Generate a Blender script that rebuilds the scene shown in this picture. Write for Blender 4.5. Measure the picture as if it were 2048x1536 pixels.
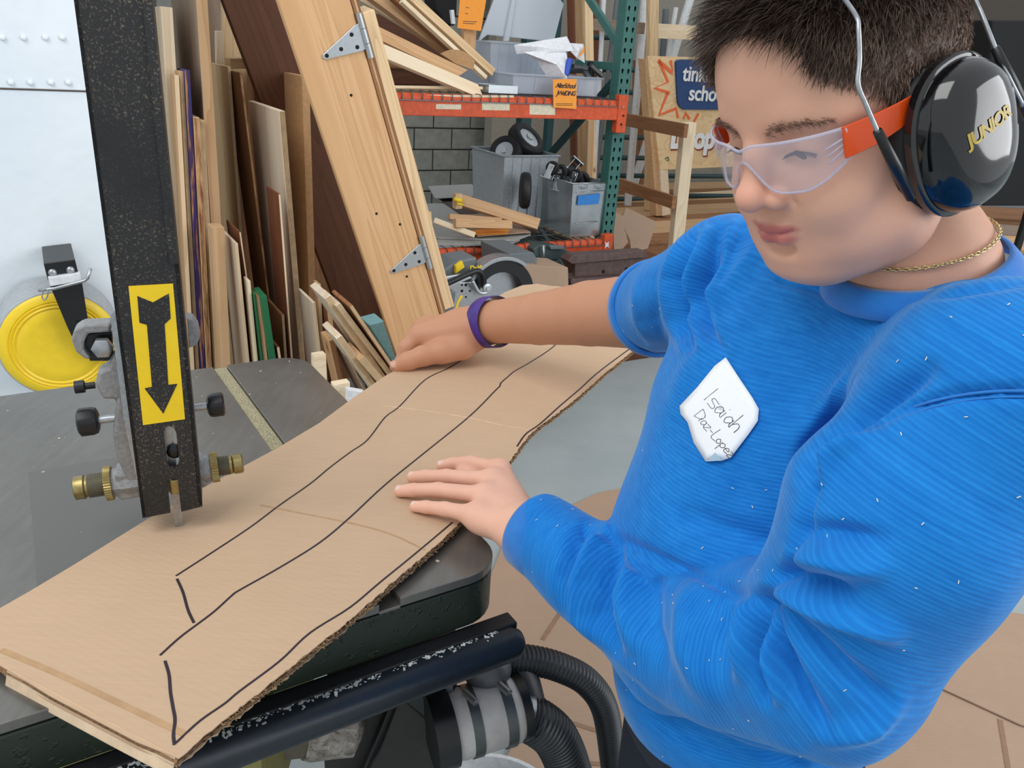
import bpy, bmesh, math, random
import numpy as np
from mathutils import Vector, Matrix
for o in list(bpy.data.objects): bpy.data.objects.remove(o)
S = bpy.context.scene
COL = S.collection
rnd = random.Random(7)
PI = math.pi
# ---------------------------------------------------------------- camera
FPX = 1600.0; TH = math.radians(22.4); ROLL = .067
CAM = np.array([0, 0, 1.55])
cF = np.array([0, math.cos(TH), -math.sin(TH)]); _R0 = np.array([1., 0, 0]); _U0 = np.array([0, math.sin(TH), math.cos(TH)])
_c = math.sqrt(1-ROLL*ROLL)
cR = _c*_R0+ROLL*_U0; cU = _c*_U0-ROLL*_R0
cam = bpy.data.cameras.new('camera'); camo = bpy.data.objects.new('camera', cam); COL.objects.link(camo)
camo.matrix_world = Matrix(((cR[0], cU[0], -cF[0], CAM[0]), (cR[1], cU[1], -cF[1], CAM[1]), (cR[2], cU[2], -cF[2], CAM[2]), (0, 0, 0, 1)))
cam.sensor_width = 36; cam.lens = FPX/2048*36; cam.clip_start = .02; cam.clip_end = 100
S.camera = camo
# ---------------------------------------------------------------- light
W = bpy.data.worlds.new('world'); S.world = W; W.use_nodes = True
bg = W.node_tree.nodes['Background']; bg.inputs[0].default_value = (.92, .96, 1, 1); bg.inputs[1].default_value = .80
def area(name, loc, target, sx, sy, power, col=(1, 1, 1)):
    l = bpy.data.lights.new(name, 'AREA'); l.shape = 'RECTANGLE'; l.size = sx; l.size_y = sy; l.energy = power; l.color = col
    o = bpy.data.objects.new(name, l); COL.objects.link(o); o.location = loc
    o.rotation_euler = (Vector(target)-Vector(loc)).to_track_quat('-Z', 'Y').to_euler(); return o
area('bay_door_daylight', (4.2, .2, 2.6), (0, 1.6, .9), 3.2, 2.6, 105, (.97, .98, 1))
area('skylight', (-1.8, -.6, 4.6), (0, 2.2, .8), 2.6, 2.6, 100, (1, .99, .97))
S.view_settings.view_transform = 'Standard'; S.view_settings.look = 'None'; S.view_settings.gamma = 1
S.view_settings.use_curve_mapping = False; S.view_settings.exposure = 0.0
# ---------------------------------------------------------------- geometry of the picture -> places in the room
def ray(px, py): return cF+(px-1024)/FPX*cR-(py-768)/FPX*cU
def P(px, py, d): return CAM+d*ray(px, py)
def PZ(px, py, z):
    v = ray(px, py); return CAM+(z-CAM[2])/v[2]*v
XR = np.array([.857, .515, 0]); YR = np.array([-.515, .857, 0]); ZR = np.array([0, 0, 1.])   # room axes
def PR(px, py, yr):                        # point on the plane at distance yr along the room's depth axis
    v = ray(px, py); return CAM+yr/float(v@YR)*v
def PX(px, py, xr):
    v = ray(px, py); return CAM+xr/float(v@XR)*v
def RM(x, y, z): return XR*x+YR*y+ZR*z     # room coordinates -> world
def nrm(v): v = np.array(v, float); return v/np.linalg.norm(v)
# ---------------------------------------------------------------- object helpers
def tag(o, label=None, cat=None, group=None, kind=None):
    if label: o['label'] = label
    if cat: o['category'] = cat
    if group: o['group'] = group
    if kind: o['kind'] = kind
    return o
def empty(name, loc=(0, 0, 0), label=None, cat=None, group=None, kind=None):
    o = bpy.data.objects.new(name, None); COL.objects.link(o); o.location = Vector(loc); o.empty_display_size = .05
    return tag(o, label, cat, group, kind)
def link(name, me, mat=None, parent=None, smooth=False):
    if mat is not None: me.materials.append(mat)
    if smooth: me.polygons.foreach_set('use_smooth', [True]*len(me.polygons))
    o = bpy.data.objects.new(name, me); COL.objects.link(o)
    if parent is not None:
        o.parent = parent
        if parent.type == 'EMPTY' or True:
            o.matrix_parent_inverse = parent_world(parent).inverted()
    return o
def parent_world(p):
    m = Matrix.LocRotScale(p.location, p.rotation_euler, p.scale) if p.rotation_mode != 'QUATERNION' else Matrix.LocRotScale(p.location, p.rotation_quaternion, p.scale)
    if p.parent: m = parent_world(p.parent) @ p.matrix_parent_inverse @ m
    return m
def mesh(name, v, f, mat=None, parent=None, smooth=False):
    me = bpy.data.meshes.new(name); me.from_pydata([tuple(map(float, a)) for a in v], [], [tuple(int(i) for i in q) for q in f]); me.update()
    return link(name, me, mat, parent, smooth)
class MB:
    """collects shapes; out() links them as one mesh object"""
    def __init__(s): s.v = []; s.f = []
    def add(s, v, f):
        n = len(s.v); s.v += [tuple(map(float, a)) for a in v]; s.f += [tuple(i+n for i in q) for q in f]; return s
    def box(s, c, ax, h):          # centre, three axis vectors, half sizes
        c = np.array(c, float); a = [np.array(x, float)*k for x, k in zip(ax, h)]
        v = [c+i*a[0]+j*a[1]+k*a[2] for k in (-1, 1) for j in (-1, 1) for i in (-1, 1)]
        return s.add(v, [(0, 2, 3, 1), (4, 5, 7, 6), (0, 1, 5, 4), (2, 6, 7, 3), (0, 4, 6, 2), (1, 3, 7, 5)])
    def tube(s, pts, r, n=10, cap=True, closed=False):
        pts = [np.array(p, float) for p in pts]; m = len(pts); rs = r if hasattr(r, '__len__') else [r]*m
        V = []; up = None
        for i, p in enumerate(pts):
            if closed: t = nrm(pts[(i+1) % m]-pts[i-1])
            else: t = nrm(pts[min(i+1, m-1)]-pts[max(i-1, 0)])
            if up is None: up = np.array([0, 0, 1.]) if abs(t[2]) < .9 else np.array([1., 0, 0])
            a = nrm(up-t*(up@t)); b = np.cross(t, a); up = a
            V += [p+rs[i]*(math.cos(2*PI*k/n)*a+math.sin(2*PI*k/n)*b) for k in range(n)]
        Fc = []
        for i in range(m if closed else m-1):
            j = (i+1) % m
            for k in range(n): Fc.append((i*n+k, i*n+(k+1) % n, j*n+(k+1) % n, j*n+k))
        if cap and not closed: Fc += [tuple(range(n))[::-1], tuple((m-1)*n+k for k in range(n))]
        return s.add(V, Fc)
    def prism(s, poly, z0, z1, M=None):    # poly: 2D outline; M(x,y,z)->world
        n = len(poly); M = M or (lambda x, y, z: (x, y, z))
        V = [M(x, y, z0) for x, y in poly]+[M(x, y, z1) for x, y in poly]
        return s.add(V, [tuple(range(n))[::-1], tuple(range(n, 2*n))]+[(i, (i+1) % n, n+(i+1) % n, n+i) for i in range(n)])
    def lathe(s, prof, c, axis, n=24, a0=None):    # prof: (distance along axis, radius)
        ax = nrm(axis); u = nrm(np.cross(ax, [0, 0, 1.] if abs(ax[2]) < .9 else [1., 0, 0])); w = np.cross(ax, u); c = np.array(c, float)
        V = []; 
        for (t, r) in prof: V += [c+ax*t+r*(math.cos(2*PI*k/n)*u+math.sin(2*PI*k/n)*w) for k in range(n)]
        Fc = []
        for i in range(len(prof)-1):
            for k in range(n): Fc.append((i*n+k, i*n+(k+1) % n, (i+1)*n+(k+1) % n, (i+1)*n+k))
        Fc += [tuple(range(n))[::-1], tuple((len(prof)-1)*n+k for k in range(n))]
        return s.add(V, Fc)
    def out(s, name, mat, parent=None, smooth=False, bevel=0, seg=2, auto=None):
        me = bpy.data.meshes.new(name); me.from_pydata(s.v, [], s.f); me.update()
        bm = bmesh.new(); bm.from_mesh(me); bmesh.ops.recalc_face_normals(bm, faces=bm.faces)
        if bevel: bmesh.ops.bevel(bm, geom=list(bm.edges), offset=bevel, segments=seg, profile=.5, affect='EDGES', clamp_overlap=True)
        bm.to_mesh(me); bm.free()
        o = link(name, me, mat, parent, smooth)
        if auto is not None: me.set_sharp_from_angle(angle=math.radians(auto))
        return o
def board(name, p0, p1, w, t, mat, nhint, parent=None, label=None, cat=None, group=None, bevel=.0015, kind=None, ends=None):
    """board from p0 to p1 (centre line of its front face), w wide, t thick, nhint = direction its broad face looks"""
    p0 = np.array(p0, float); p1 = np.array(p1, float); L = np.linalg.norm(p1-p0); x = (p1-p0)/L
    n = np.array(nhint, float); n = nrm(n-x*(n@x)); y = np.cross(n, x)
    c = (p0+p1)/2-n*t/2
    me = bpy.data.meshes.new(name); bm = bmesh.new(); bmesh.ops.create_cube(bm, size=1)
    for v in bm.verts: v.co = Vector((v.co.x*L, v.co.y*w, v.co.z*t))
    if ends:                      # skewed end cuts (offset along length for +y side)
        for v in bm.verts:
            if v.co.y > 0: v.co.x += ends[1] if v.co.x > 0 else ends[0]
    if bevel: bmesh.ops.bevel(bm, geom=list(bm.edges), offset=min(bevel, t*.3), segments=1, affect='EDGES')
    bm.to_mesh(me); bm.free(); me.materials.append(mat)
    o = bpy.data.objects.new(name, me); COL.objects.link(o)
    M = Matrix(((x[0], y[0], n[0], c[0]), (x[1], y[1], n[1], c[1]), (x[2], y[2], n[2], c[2]), (0, 0, 0, 1)))
    if parent is not None: o.parent = parent; o.matrix_parent_inverse = parent_world(parent).inverted()
    o.matrix_basis = M
    return tag(o, label, cat, group, kind)
def text_obj(name, body, origin, xdir, ydir, size, mat, parent=None, ext=.0006, shear=0, spacing=1.0, align='LEFT', bold=0.0):
    cu = bpy.data.curves.new(name, 'FONT'); cu.body = body; cu.size = size; cu.extrude = ext; cu.shear = shear; cu.space_character = spacing; cu.align_x = align; cu.offset = bold
    o = bpy.data.objects.new(name, cu); COL.objects.link(o)
    x = nrm(xdir); y = np.array(ydir, float); y = nrm(y-x*(x@y)); z = np.cross(x, y)
    M = Matrix(((x[0], y[0], z[0], origin[0]), (x[1], y[1], z[1], origin[1]), (x[2], y[2], z[2], origin[2]), (0, 0, 0, 1)))
    dg = bpy.context.evaluated_depsgraph_get(); dg.update()
    me = bpy.data.meshes.new_from_object(o.evaluated_get(dg)); bpy.data.objects.remove(o)
    me.materials.clear(); me.materials.append(mat); me.transform(M)
    r = bpy.data.objects.new(name, me); COL.objects.link(r)
    if parent is not None: r.parent = parent; r.matrix_parent_inverse = parent_world(parent).inverted()
    return r
def ribbon(pts, w, up, h=.0008):      # thin raised stroke along points on a surface
    m = MB(); pts = [np.array(p, float) for p in pts]; up = nrm(up); V = []
    for i, p in enumerate(pts):
        t = nrm(pts[min(i+1, len(pts)-1)]-pts[max(i-1, 0)]); s = np.cross(up, t)*w/2
        V += [p-s, p+s, p+s+up*h, p-s+up*h]
    Fc = []
    for i in range(len(pts)-1):
        a = i*4; b = a+4
        Fc += [(a+3, a+2, b+2, b+3), (a, b, b+1, a+1), (a, a+3, b+3, b), (a+1, b+1, b+2, a+2)]
    Fc += [(0, 1, 2, 3), tuple(len(V)-4+k for k in (3, 2, 1, 0))]
    return m.add(V, Fc)
def smoothpts(pts, n=8):
    pts = [np.array(p, float) for p in pts]; out = []
    q = [2*pts[0]-pts[1]]+pts+[2*pts[-1]-pts[-2]]
    for i in range(1, len(q)-2):
        for k in range(n):
            t = k/n; a, b, c, d = q[i-1], q[i], q[i+1], q[i+2]
            out.append(.5*((2*b)+(-a+c)*t+(2*a-5*b+4*c-d)*t*t+(-a+3*b-3*c+d)*t**3))
    return out+[pts[-1]]
# ---------------------------------------------------------------- materials
def lin(r, g, b): return tuple(((c/255)/12.92 if c/255 <= .04045 else ((c/255+.055)/1.055)**2.4) for c in (r, g, b))+(1,)
class NT:
    def __init__(s, name):
        s.m = bpy.data.materials.new(name); s.m.use_nodes = True; s.t = s.m.node_tree; s.b = s.t.nodes['Principled BSDF']
    def n(s, typ, **kw):
        d = s.t.nodes.new(typ)
        for k, v in kw.items():
            if k.startswith('_'): setattr(d, k[1:], v)
            else: d.inputs[k.replace('~', ' ')].default_value = v
        return d
    def l(s, a, b): s.t.links.new(a, b)
    def ramp(s, src, stops):
        d = s.t.nodes.new('ShaderNodeValToRGB'); s.l(src, d.inputs[0]); e = d.color_ramp.elements
        while len(e) < len(stops): e.new(.5)
        for i, (p, c) in enumerate(stops): e[i].position = p; e[i].color = c
        return d.outputs[0]
    def coord(s, scale=(1, 1, 1), kind='Object', rot=(0, 0, 0)):
        c = s.t.nodes.new('ShaderNodeTexCoord'); mp = s.t.nodes.new('ShaderNodeMapping'); s.l(c.outputs[kind], mp.inputs[0]); mp.inputs['Scale'].default_value = scale; mp.inputs['Rotation'].default_value = rot
        return mp.outputs[0]
    def noise(s, vec, scale, detail=4, rough=.6, dist=0):
        d = s.n('ShaderNodeTexNoise', Scale=scale, Detail=detail, Roughness=rough, Distortion=dist); s.l(vec, d.inputs['Vector']); return d.outputs['Fac']
    def mix(s, f, a, b, mode='MIX'):
        d = s.t.nodes.new('ShaderNodeMix'); d.data_type = 'RGBA'; d.blend_type = mode
        for k, x in ((0, f), (6, a), (7, b)):
            if isinstance(x, (int, float, tuple)): d.inputs[k].default_value = x
            else: s.l(x, d.inputs[k])
        return d.outputs[2]
    def math(s, op, a, b=None, c=None):
        d = s.t.nodes.new('ShaderNodeMath'); d.operation = op
        for k, x in enumerate((a, b, c)):
            if x is None: continue
            if isinstance(x, (int, float)): d.inputs[k].default_value = x
            else: s.l(x, d.inputs[k])
        return d.outputs[0]
    def bump(s, h, strength=.3, dist=.002):
        d = s.n('ShaderNodeBump', Strength=strength, Distance=dist); s.l(h, d.inputs['Height']); s.l(d.outputs[0], s.b.inputs['Normal']); return d
    def col(s, c):
        if isinstance(c, tuple): s.b.inputs['Base Color'].default_value = c
        else: s.l(c, s.b.inputs['Base Color'])
        return s
    def set(s, **kw):
        for k, v in kw.items(): s.b.inputs[k.replace('~', ' ')].default_value = v
        return s
def plain(name, c, rough=.5, metal=0, bumps=0, bscale=60, var=.08, **kw):
    t = NT(name); v = t.coord(); n = t.noise(v, bscale, 3)
    d = tuple(x*(1-var*2) for x in c[:3])+(1,); t.col(t.ramp(n, [(.35, d), (.65, c)]))
    t.set(Roughness=rough, Metallic=metal)
    if bumps: t.bump(n, bumps, .002)
    for k, v_ in kw.items(): t.b.inputs[k.replace('_', ' ')].default_value = v_
    return t.m
def wood(name, c, dark=.72, grain=22, stretch=.06, rough=.62, knots=False, seed=0, rings=True):
    t = NT(name); oi = t.t.nodes.new('ShaderNodeObjectInfo'); co = t.t.nodes.new('ShaderNodeTexCoord')
    ad = t.t.nodes.new('ShaderNodeVectorMath'); ad.operation = 'MULTIPLY_ADD'
    t.l(oi.outputs['Random'], ad.inputs[0]); ad.inputs[1].default_value = (37, 91, 53); t.l(co.outputs['Object'], ad.inputs[2])
    mp = t.n('ShaderNodeMapping', Scale=(stretch, 1, 1)); t.l(ad.outputs[0], mp.inputs[0])
    big = t.noise(mp.outputs[0], 9, 2, .5, .6)
    w = t.n('ShaderNodeTexNoise', Scale=grain*3, Detail=4, Roughness=.65, Distortion=.3); t.l(mp.outputs[0], w.inputs['Vector'])
    bands = t.math('FRACT', t.math('MULTIPLY', big, 11 if rings else 4)); bands = t.math('POWER', bands, 2.2)
    g = t.math('ADD', t.math('MULTIPLY', bands, .55), t.math('MULTIPLY', w.outputs['Fac'], .55))
    dk = (c[0]*dark, c[1]*dark*.9, c[2]*dark*.78, 1)
    colr = t.ramp(g, [(.2, c), (.95, dk)])
    if knots:
        vo = t.n('ShaderNodeTexVoronoi', Scale=5.5); mp2 = t.n('ShaderNodeMapping', Scale=(.75, 1.2, 1)); t.l(ad.outputs[0], mp2.inputs[0]); t.l(mp2.outputs[0], vo.inputs['Vector'])
        k = t.ramp(vo.outputs['Distance'], [(.04, (1, 1, 1, 1)), (.11, (0, 0, 0, 1))])
        colr = t.mix(k, colr, (c[0]*.42, c[1]*.27, c[2]*.17, 1))
    hv = t.t.nodes.new('ShaderNodeHueSaturation'); t.l(colr, hv.inputs['Color'])
    t.l(t.math('ADD', t.math('MULTIPLY', oi.outputs['Random'], .26), .87), hv.inputs['Value'])
    t.col(hv.outputs[0]); t.set(Roughness=rough); t.bump(g, .18, .0015); t.b.inputs['Specular IOR Level'].default_value = .3
    return t.m
def ply_edge(name, c, layers=260, axis='Z'):
    t = NT(name); v = t.coord(); sp = t.t.nodes.new('ShaderNodeSeparateXYZ'); t.l(v, sp.inputs[0])
    s = t.math('SINE', t.math('MULTIPLY', sp.outputs[axis], layers*2*PI)); n = t.noise(v, 30, 3)
    a = t.ramp(t.math('ADD', t.math('MULTIPLY', s, .3), n), [(.3, tuple(x*.5 for x in c[:3])+(1,)), (.75, c)])
    t.col(a); t.set(Roughness=.7); return t.m
M = {}
M['pine'] = wood('pine', lin(230, 200, 158), knots=True)
M['pale_pine'] = wood('pale_pine', lin(238, 220, 190), .84)
M['fir'] = wood('fir', lin(224, 182, 136), .80, knots=True)
M['tan_wood'] = wood('tan_wood', lin(204, 168, 128), .78)
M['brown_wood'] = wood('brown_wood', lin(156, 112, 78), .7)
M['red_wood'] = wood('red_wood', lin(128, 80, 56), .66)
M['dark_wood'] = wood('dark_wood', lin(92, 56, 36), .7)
M['grey_wood'] = wood('grey_wood', lin(150, 132, 116), .75)
M['plywood'] = wood('plywood', lin(222, 192, 148), .8, grain=10, rings=False)
M['pale_ply'] = wood('pale_ply', lin(226, 210, 188), .86, grain=12, rings=False)
M['mdf'] = plain('mdf', lin(190, 148, 104), .75)
M['ply_edge'] = ply_edge('ply_edge', lin(206, 172, 128))
M['green_paint'] = plain('green_paint', lin(24, 104, 62), .55)
M['blue_paint'] = plain('blue_paint', lin(40, 36, 110), .5)
M['teal_foam'] = plain('teal_foam', lin(150, 204, 210), .7)
M['white'] = plain('white_paint', lin(226, 230, 232), .5)
M['black_metal'] = plain('black_metal', lin(26, 27, 30), .42, 0, .1, 300, .1)
M['black_plastic'] = plain('black_plastic', lin(16, 17, 19), .35)
M['dark_hole'] = plain('dark_hole', lin(10, 10, 12), .8)
M['steel'] = plain('steel', lin(178, 182, 186), .34, .85, .05, 200, .1)
M['zinc'] = plain('zinc', lin(196, 204, 208), .36, .75, .03, 150, .05)
M['cast'] = plain('cast_aluminium', lin(160, 160, 160), .5, .5, .25, 220, .12)
M['brass'] = plain('brass', lin(166, 150, 100), .4, .85, .04, 200, .12)
M['yellow'] = plain('yellow_plastic', lin(250, 214, 44), .38, 0, .02, 40, .03)
M['orange_steel'] = plain('orange_steel', lin(216, 84, 36), .5, 0, .05, 40, .12)
M['teal_steel'] = plain('teal_steel', lin(58, 112, 104), .5, 0, .05, 60, .12)
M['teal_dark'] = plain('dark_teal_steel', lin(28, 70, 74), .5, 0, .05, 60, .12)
M['wire'] = plain('galvanised_wire', lin(120, 120, 122), .4, .7)
M['paper'] = plain('paper', lin(236, 238, 242), .7)
M['orange_paper'] = plain('orange_paper', lin(248, 160, 62), .8, var=.03)
M['blue_tape'] = plain('blue_tape', lin(48, 130, 208), .6)
M['ink'] = plain('black_ink', lin(42, 30, 40), .6)
M['grey_plastic'] = plain('grey_plastic', lin(110, 118, 122), .5)
M['rubber'] = plain('rubber', lin(24, 25, 28), .55)
def clearplastic(name, c, alpha, rough=.25):
    t = NT(name); t.col(c); t.set(Roughness=rough, Alpha=alpha); t.b.inputs['IOR'].default_value = 1.45; return t.m
M['clear_bin'] = clearplastic('clear_bin', lin(196, 206, 218), .42)
M['milky'] = clearplastic('milky_plastic', lin(206, 214, 222), .8, .4)
def cardboard(name, c, axis=0):
    t = NT(name); v = t.coord(); sp = t.t.nodes.new('ShaderNodeSeparateXYZ'); t.l(v, sp.inputs[0])
    fl = t.math('SINE', t.math('MULTIPLY', sp.outputs[axis], 2*PI/.0078)); n1 = t.noise(v, 5, 4, .6); n2 = t.noise(v, 240, 2)
    st = t.coord((60, 6, 6) if axis == 0 else (6, 60, 6)); n3 = t.noise(st, 6, 2)
    a = t.ramp(t.math('ADD', t.math('MULTIPLY', n1, .6), t.math('MULTIPLY', n3, .4)), [(.32, tuple(x*.88 for x in c[:3])+(1,)), (.68, c)])
    a = t.mix(t.ramp(n2, [(.66, (0, 0, 0, 1)), (.78, (.5, .5, .5, 1))]), a, tuple(x*.72 for x in c[:3])+(1,))
    t.col(a); t.set(Roughness=.72); t.b.inputs['Specular IOR Level'].default_value = .25
    t.bump(t.math('ADD', t.math('MULTIPLY', fl, .12), t.math('MULTIPLY', n1, .8)), .35, .0016); return t.m
M['card'] = cardboard('cardboard', lin(198, 168, 138)); M['card_floor'] = cardboard('floor_cardboard', lin(176, 149, 127), 1)
M['card_edge'] = plain('cardboard_edge', lin(146, 112, 78), .9, 0, .6, 300, .25)
# ================================================================ the room
def rbox(mb, x0, x1, y0, y1, z0, z1):
    return mb.box(RM((x0+x1)/2, (y0+y1)/2, (z0+z1)/2), (XR, YR, ZR), ((x1-x0)/2, (y1-y0)/2, (z1-z0)/2))
t = NT('concrete_floor'); v = t.coord(); n1 = t.noise(v, 1.3, 5, .6); n2 = t.noise(v, 60, 3)
t.col(t.mix(t.ramp(n2, [(.7, (0, 0, 0, 1)), (.8, (.3, .3, .3, 1))]), t.ramp(n1, [(.3, lin(146, 156, 158)), (.7, lin(170, 178, 178))]), lin(110, 112, 110)))
t.set(Roughness=.38); t.bump(n1, .1, .004); M['floor'] = t.m
t = NT('painted_metal_wall'); v = t.coord(); n1 = t.noise(v, 3, 4, .6); n2 = t.noise(v, 40, 3)
t.col(t.ramp(n1, [(.3, lin(222, 232, 240)), (.7, lin(236, 243, 248))])); t.set(Roughness=.4)
t.bump(t.math('ADD', n1, t.math('MULTIPLY', n2, .1)), .35, .02); M['white_wall'] = t.m
t = NT('block_wall'); v = t.coord(); n1 = t.noise(v, 8, 4); t.col(t.ramp(n1, [(.3, lin(120, 122, 116)), (.7, lin(150, 150, 142))])); t.set(Roughness=.85); t.bump(n1, .3, .01); M['block'] = t.m
fl = MB(); rbox(fl, -4, 22, -3, 8.2, -.1, 0); tag(fl.out('floor', M['floor']), kind='structure')
# block wall at the back: mortar sheet with blocks standing proud of it
bw = MB(); rbox(bw, -4, 9, 7.62, 7.8, 0, 3.6); bwo = tag(bw.out('wall_back', plain('mortar', lin(104, 104, 98), .9)), kind='structure')
blk = None
for r in range(17):
    for k in range(11):
        cx = 1.2+k*.41+(r % 2)*.205; cz = .1+r*.205
        if blk is None:
            b = MB(); b.box((0, 0, 0), (XR, YR, ZR), (.199, .03, .096)); blk = b.out('block', M['block'], None, bevel=.006, seg=1); o = blk
        else:
            o = blk.copy(); COL.objects.link(o)
        o.parent = bwo; o.location = Vector(RM(cx, 7.612, cz))
b = MB(); rbox(b, 7.4, 22, 7.0, 7.15, 0, 5); tag(b.out('wall_right', plain('dark_panel_wall', lin(92, 84, 74), .8)), kind='structure')
# white riveted metal wall panels on the left
wl = empty('wall_left', RM(-.2, 2.62, 0), kind='structure')
for k, (z0, z1) in enumerate([(0, 1.378), (1.383, 2.9)]):
    b = MB(); rbox(b, -3.2, .30, 2.62-.006*k, 2.66, z0, z1); b.out('panel', M['white_wall'], wl, bevel=.002, seg=1)
riv = None
for py_, xs in ((75, (-60, 5, 47, 91, 125, 170)), (165, (-25, 22, 61, 102, 137, 180))):
    for px_ in xs:
        p = PR(px_, py_, 2.608)
        if riv is None:
            b = MB(); b.lathe([(-.002, .0075), (.0005, .007), (.0014, .005), (.0018, .002)], (0, 0, 0), -YR, 12); riv = b.out('rivet', M['white_wall'], None, True); o = riv
        else: o = riv.copy(); COL.objects.link(o)
        o.parent = wl; o.matrix_parent_inverse = parent_world(wl).inverted(); o.location = Vector(p)
# brown stage platform of planks far right
sp = empty('stage_platform', RM(5.5, 5.6, 0), kind='structure')
for k in range(12):
    b = MB(); y0 = 4.62+k*.2; rbox(b, 3.4-.0*k, 8.9, y0, y0+.192, .29, .33); b.out('plank', M['tan_wood' if k % 3 else 'brown_wood'], sp, bevel=.003, seg=1)
b = MB(); rbox(b, 3.4, 8.9, 4.64, 4.68, 0, .29); b.out('fascia_board', M['brown_wood'], sp)
# ================================================================ yellow reel on the white wall
rc = PR(122, 690, 2.44); reel = empty('cable_reel', rc, 'round yellow reel in a grey drum hung on the white riveted wall', 'reel')
b = MB(); R_ = .158
b.lathe([(0, R_*.97), (-.012, R_*.985), (-.10, R_), (-.165, R_)], rc, -YR, 64)
b.out('drum', plain('grey_drum', lin(176, 182, 186), .5), reel, True, auto=40)
b = MB(); prof = [(.0, .0)]
b.lathe([(-.002, R_-.008), (.004, R_-.012), (.006, R_-.03), (.003, R_-.033), (.007, R_-.036), (.003, R_-.042), (.007, R_-.046), (.003, R_-.052), (.006, R_-.057), (.004, .08), (.004, .01)], rc+YR*-.002, -YR, 64)
b.out('face_plate', M['yellow'], reel, True, auto=50)
M2 = lambda px, py, y: PR(px, py, y)
bk = empty('reel_bracket', PR(125, 540, 2.55), 'black bracket with a pin and hitch wire over the yellow reel', 'bracket')
def slab(mb, pts, y0, y1, f=PR):
    """outline given on the plane at room depth y0, thick towards y1"""
    A = [f(x, y, y0) for x, y in pts]; B = [a+YR*(y1-y0) for a in A]; n = len(A)
    return mb.add(A+B, [tuple(range(n)), tuple(range(n, 2*n))[::-1]]+[(i, (i+1) % n, n+(i+1) % n, n+i) for i in range(n)])
b = MB(); slab(b, [(87, 527), (150, 519), (158, 552), (96, 562)], 2.40, 2.60); b.out('mount_plate', M['black_metal'], bk, bevel=.002, seg=1)
b = MB(); slab(b, [(96, 556), (160, 547), (165, 562), (101, 573)], 2.38, 2.42); b.out('spacer', M['white'], bk, bevel=.001, seg=1)
b = MB(); slab(b, [(100, 572), (164, 563), (176, 640), (178, 690), (152, 690), (135, 655)], 2.385, 2.405); slab(b, [(150, 640), (172, 640), (225, 722), (180, 722)], 2.385, 2.41)
b.out('arm_strap', M['black_metal'], bk, bevel=.001, seg=1)
b = MB(); b.tube([PR(76, 581, 2.37), PR(110, 577, 2.37), PR(168, 562, 2.37), PR(175, 557, 2.37), PR(181, 537, 2.37)], .0045, 8); b.out('pin', M['steel'], bk, True)
b = MB(); b.tube(smoothpts([PR(x, y, 2.365) for x, y in [(88, 578), (84, 592), (88, 600), (94, 594), (96, 582), (91, 578)]]), .0018, 6); b.out('hitch_wire', M['steel'], bk, True)
for x, y in ((105, 545), (141, 540)):
    b = MB(); b.lathe([(0, .011), (.004, .010), (.007, .006), (.008, .001)], PR(x, y, 2.40), -YR, 14); b.out('rivet_head', M['steel'], bk, True)
# ================================================================ leaned lumber behind the saw table
def sheet(name, xt, yt, xb, wpx, xback, yf, mat, edge, label, cat='board', group=None, yb=720, dz=0, ybk=None, deep=None):
    p1 = PR(xt, yt, yf); pb = PR(xb, yb, yf); k = (p1[2]-0.004)/(p1[2]-pb[2]); p0 = p1+(pb-p1)*k
    q0 = PR(xt-wpx/2, yt, yf); q1 = PR(xt+wpx/2, yt, yf); w = float(np.linalg.norm(q1-q0)); xr = float(p1@XR)
    if deep: L = deep
    else:
        v = ray(xback, ybk if ybk else yt-.42*(xt-xback)); L = float(xr/(v@XR)*(v@YR)-yf); L = max(.05, min(L, .7))
    o = board(name, p0, p1, w, L, M[mat], -YR, label=label, cat=cat, group=group, bevel=.001)
    if edge:
        o.data.materials.append(M[edge])
        for p in o.data.polygons:
            if p.normal.z > .9: p.material_index = 1
    return o
M['ply_edge'] = ply_edge('ply_edge', lin(214, 184, 142), 290, 'Y')
M['pale_edge'] = wood('pale_edge', lin(228, 206, 172), .8, rings=False)
t = NT('blue_edge'); v = t.coord((3, 40, 40)); n1 = t.noise(v, 2, 3)
t.col(t.ramp(n1, [(.40, lin(30, 30, 96)), (.5, lin(70, 30, 66)), (.6, lin(168, 120, 82))])); t.set(Roughness=.5); M['blue_edge'] = t.m
t = NT('rough_edge'); v = t.coord((6, 60, 60)); n1 = t.noise(v, 2, 4)
t.col(t.ramp(n1, [(.36, lin(110, 62, 34)), (.6, lin(196, 152, 106))])); t.set(Roughness=.8); t.bump(n1, .6, .004); M['rough_edge'] = t.m
G = 'lumber leaned on edge behind the saw table'
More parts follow.
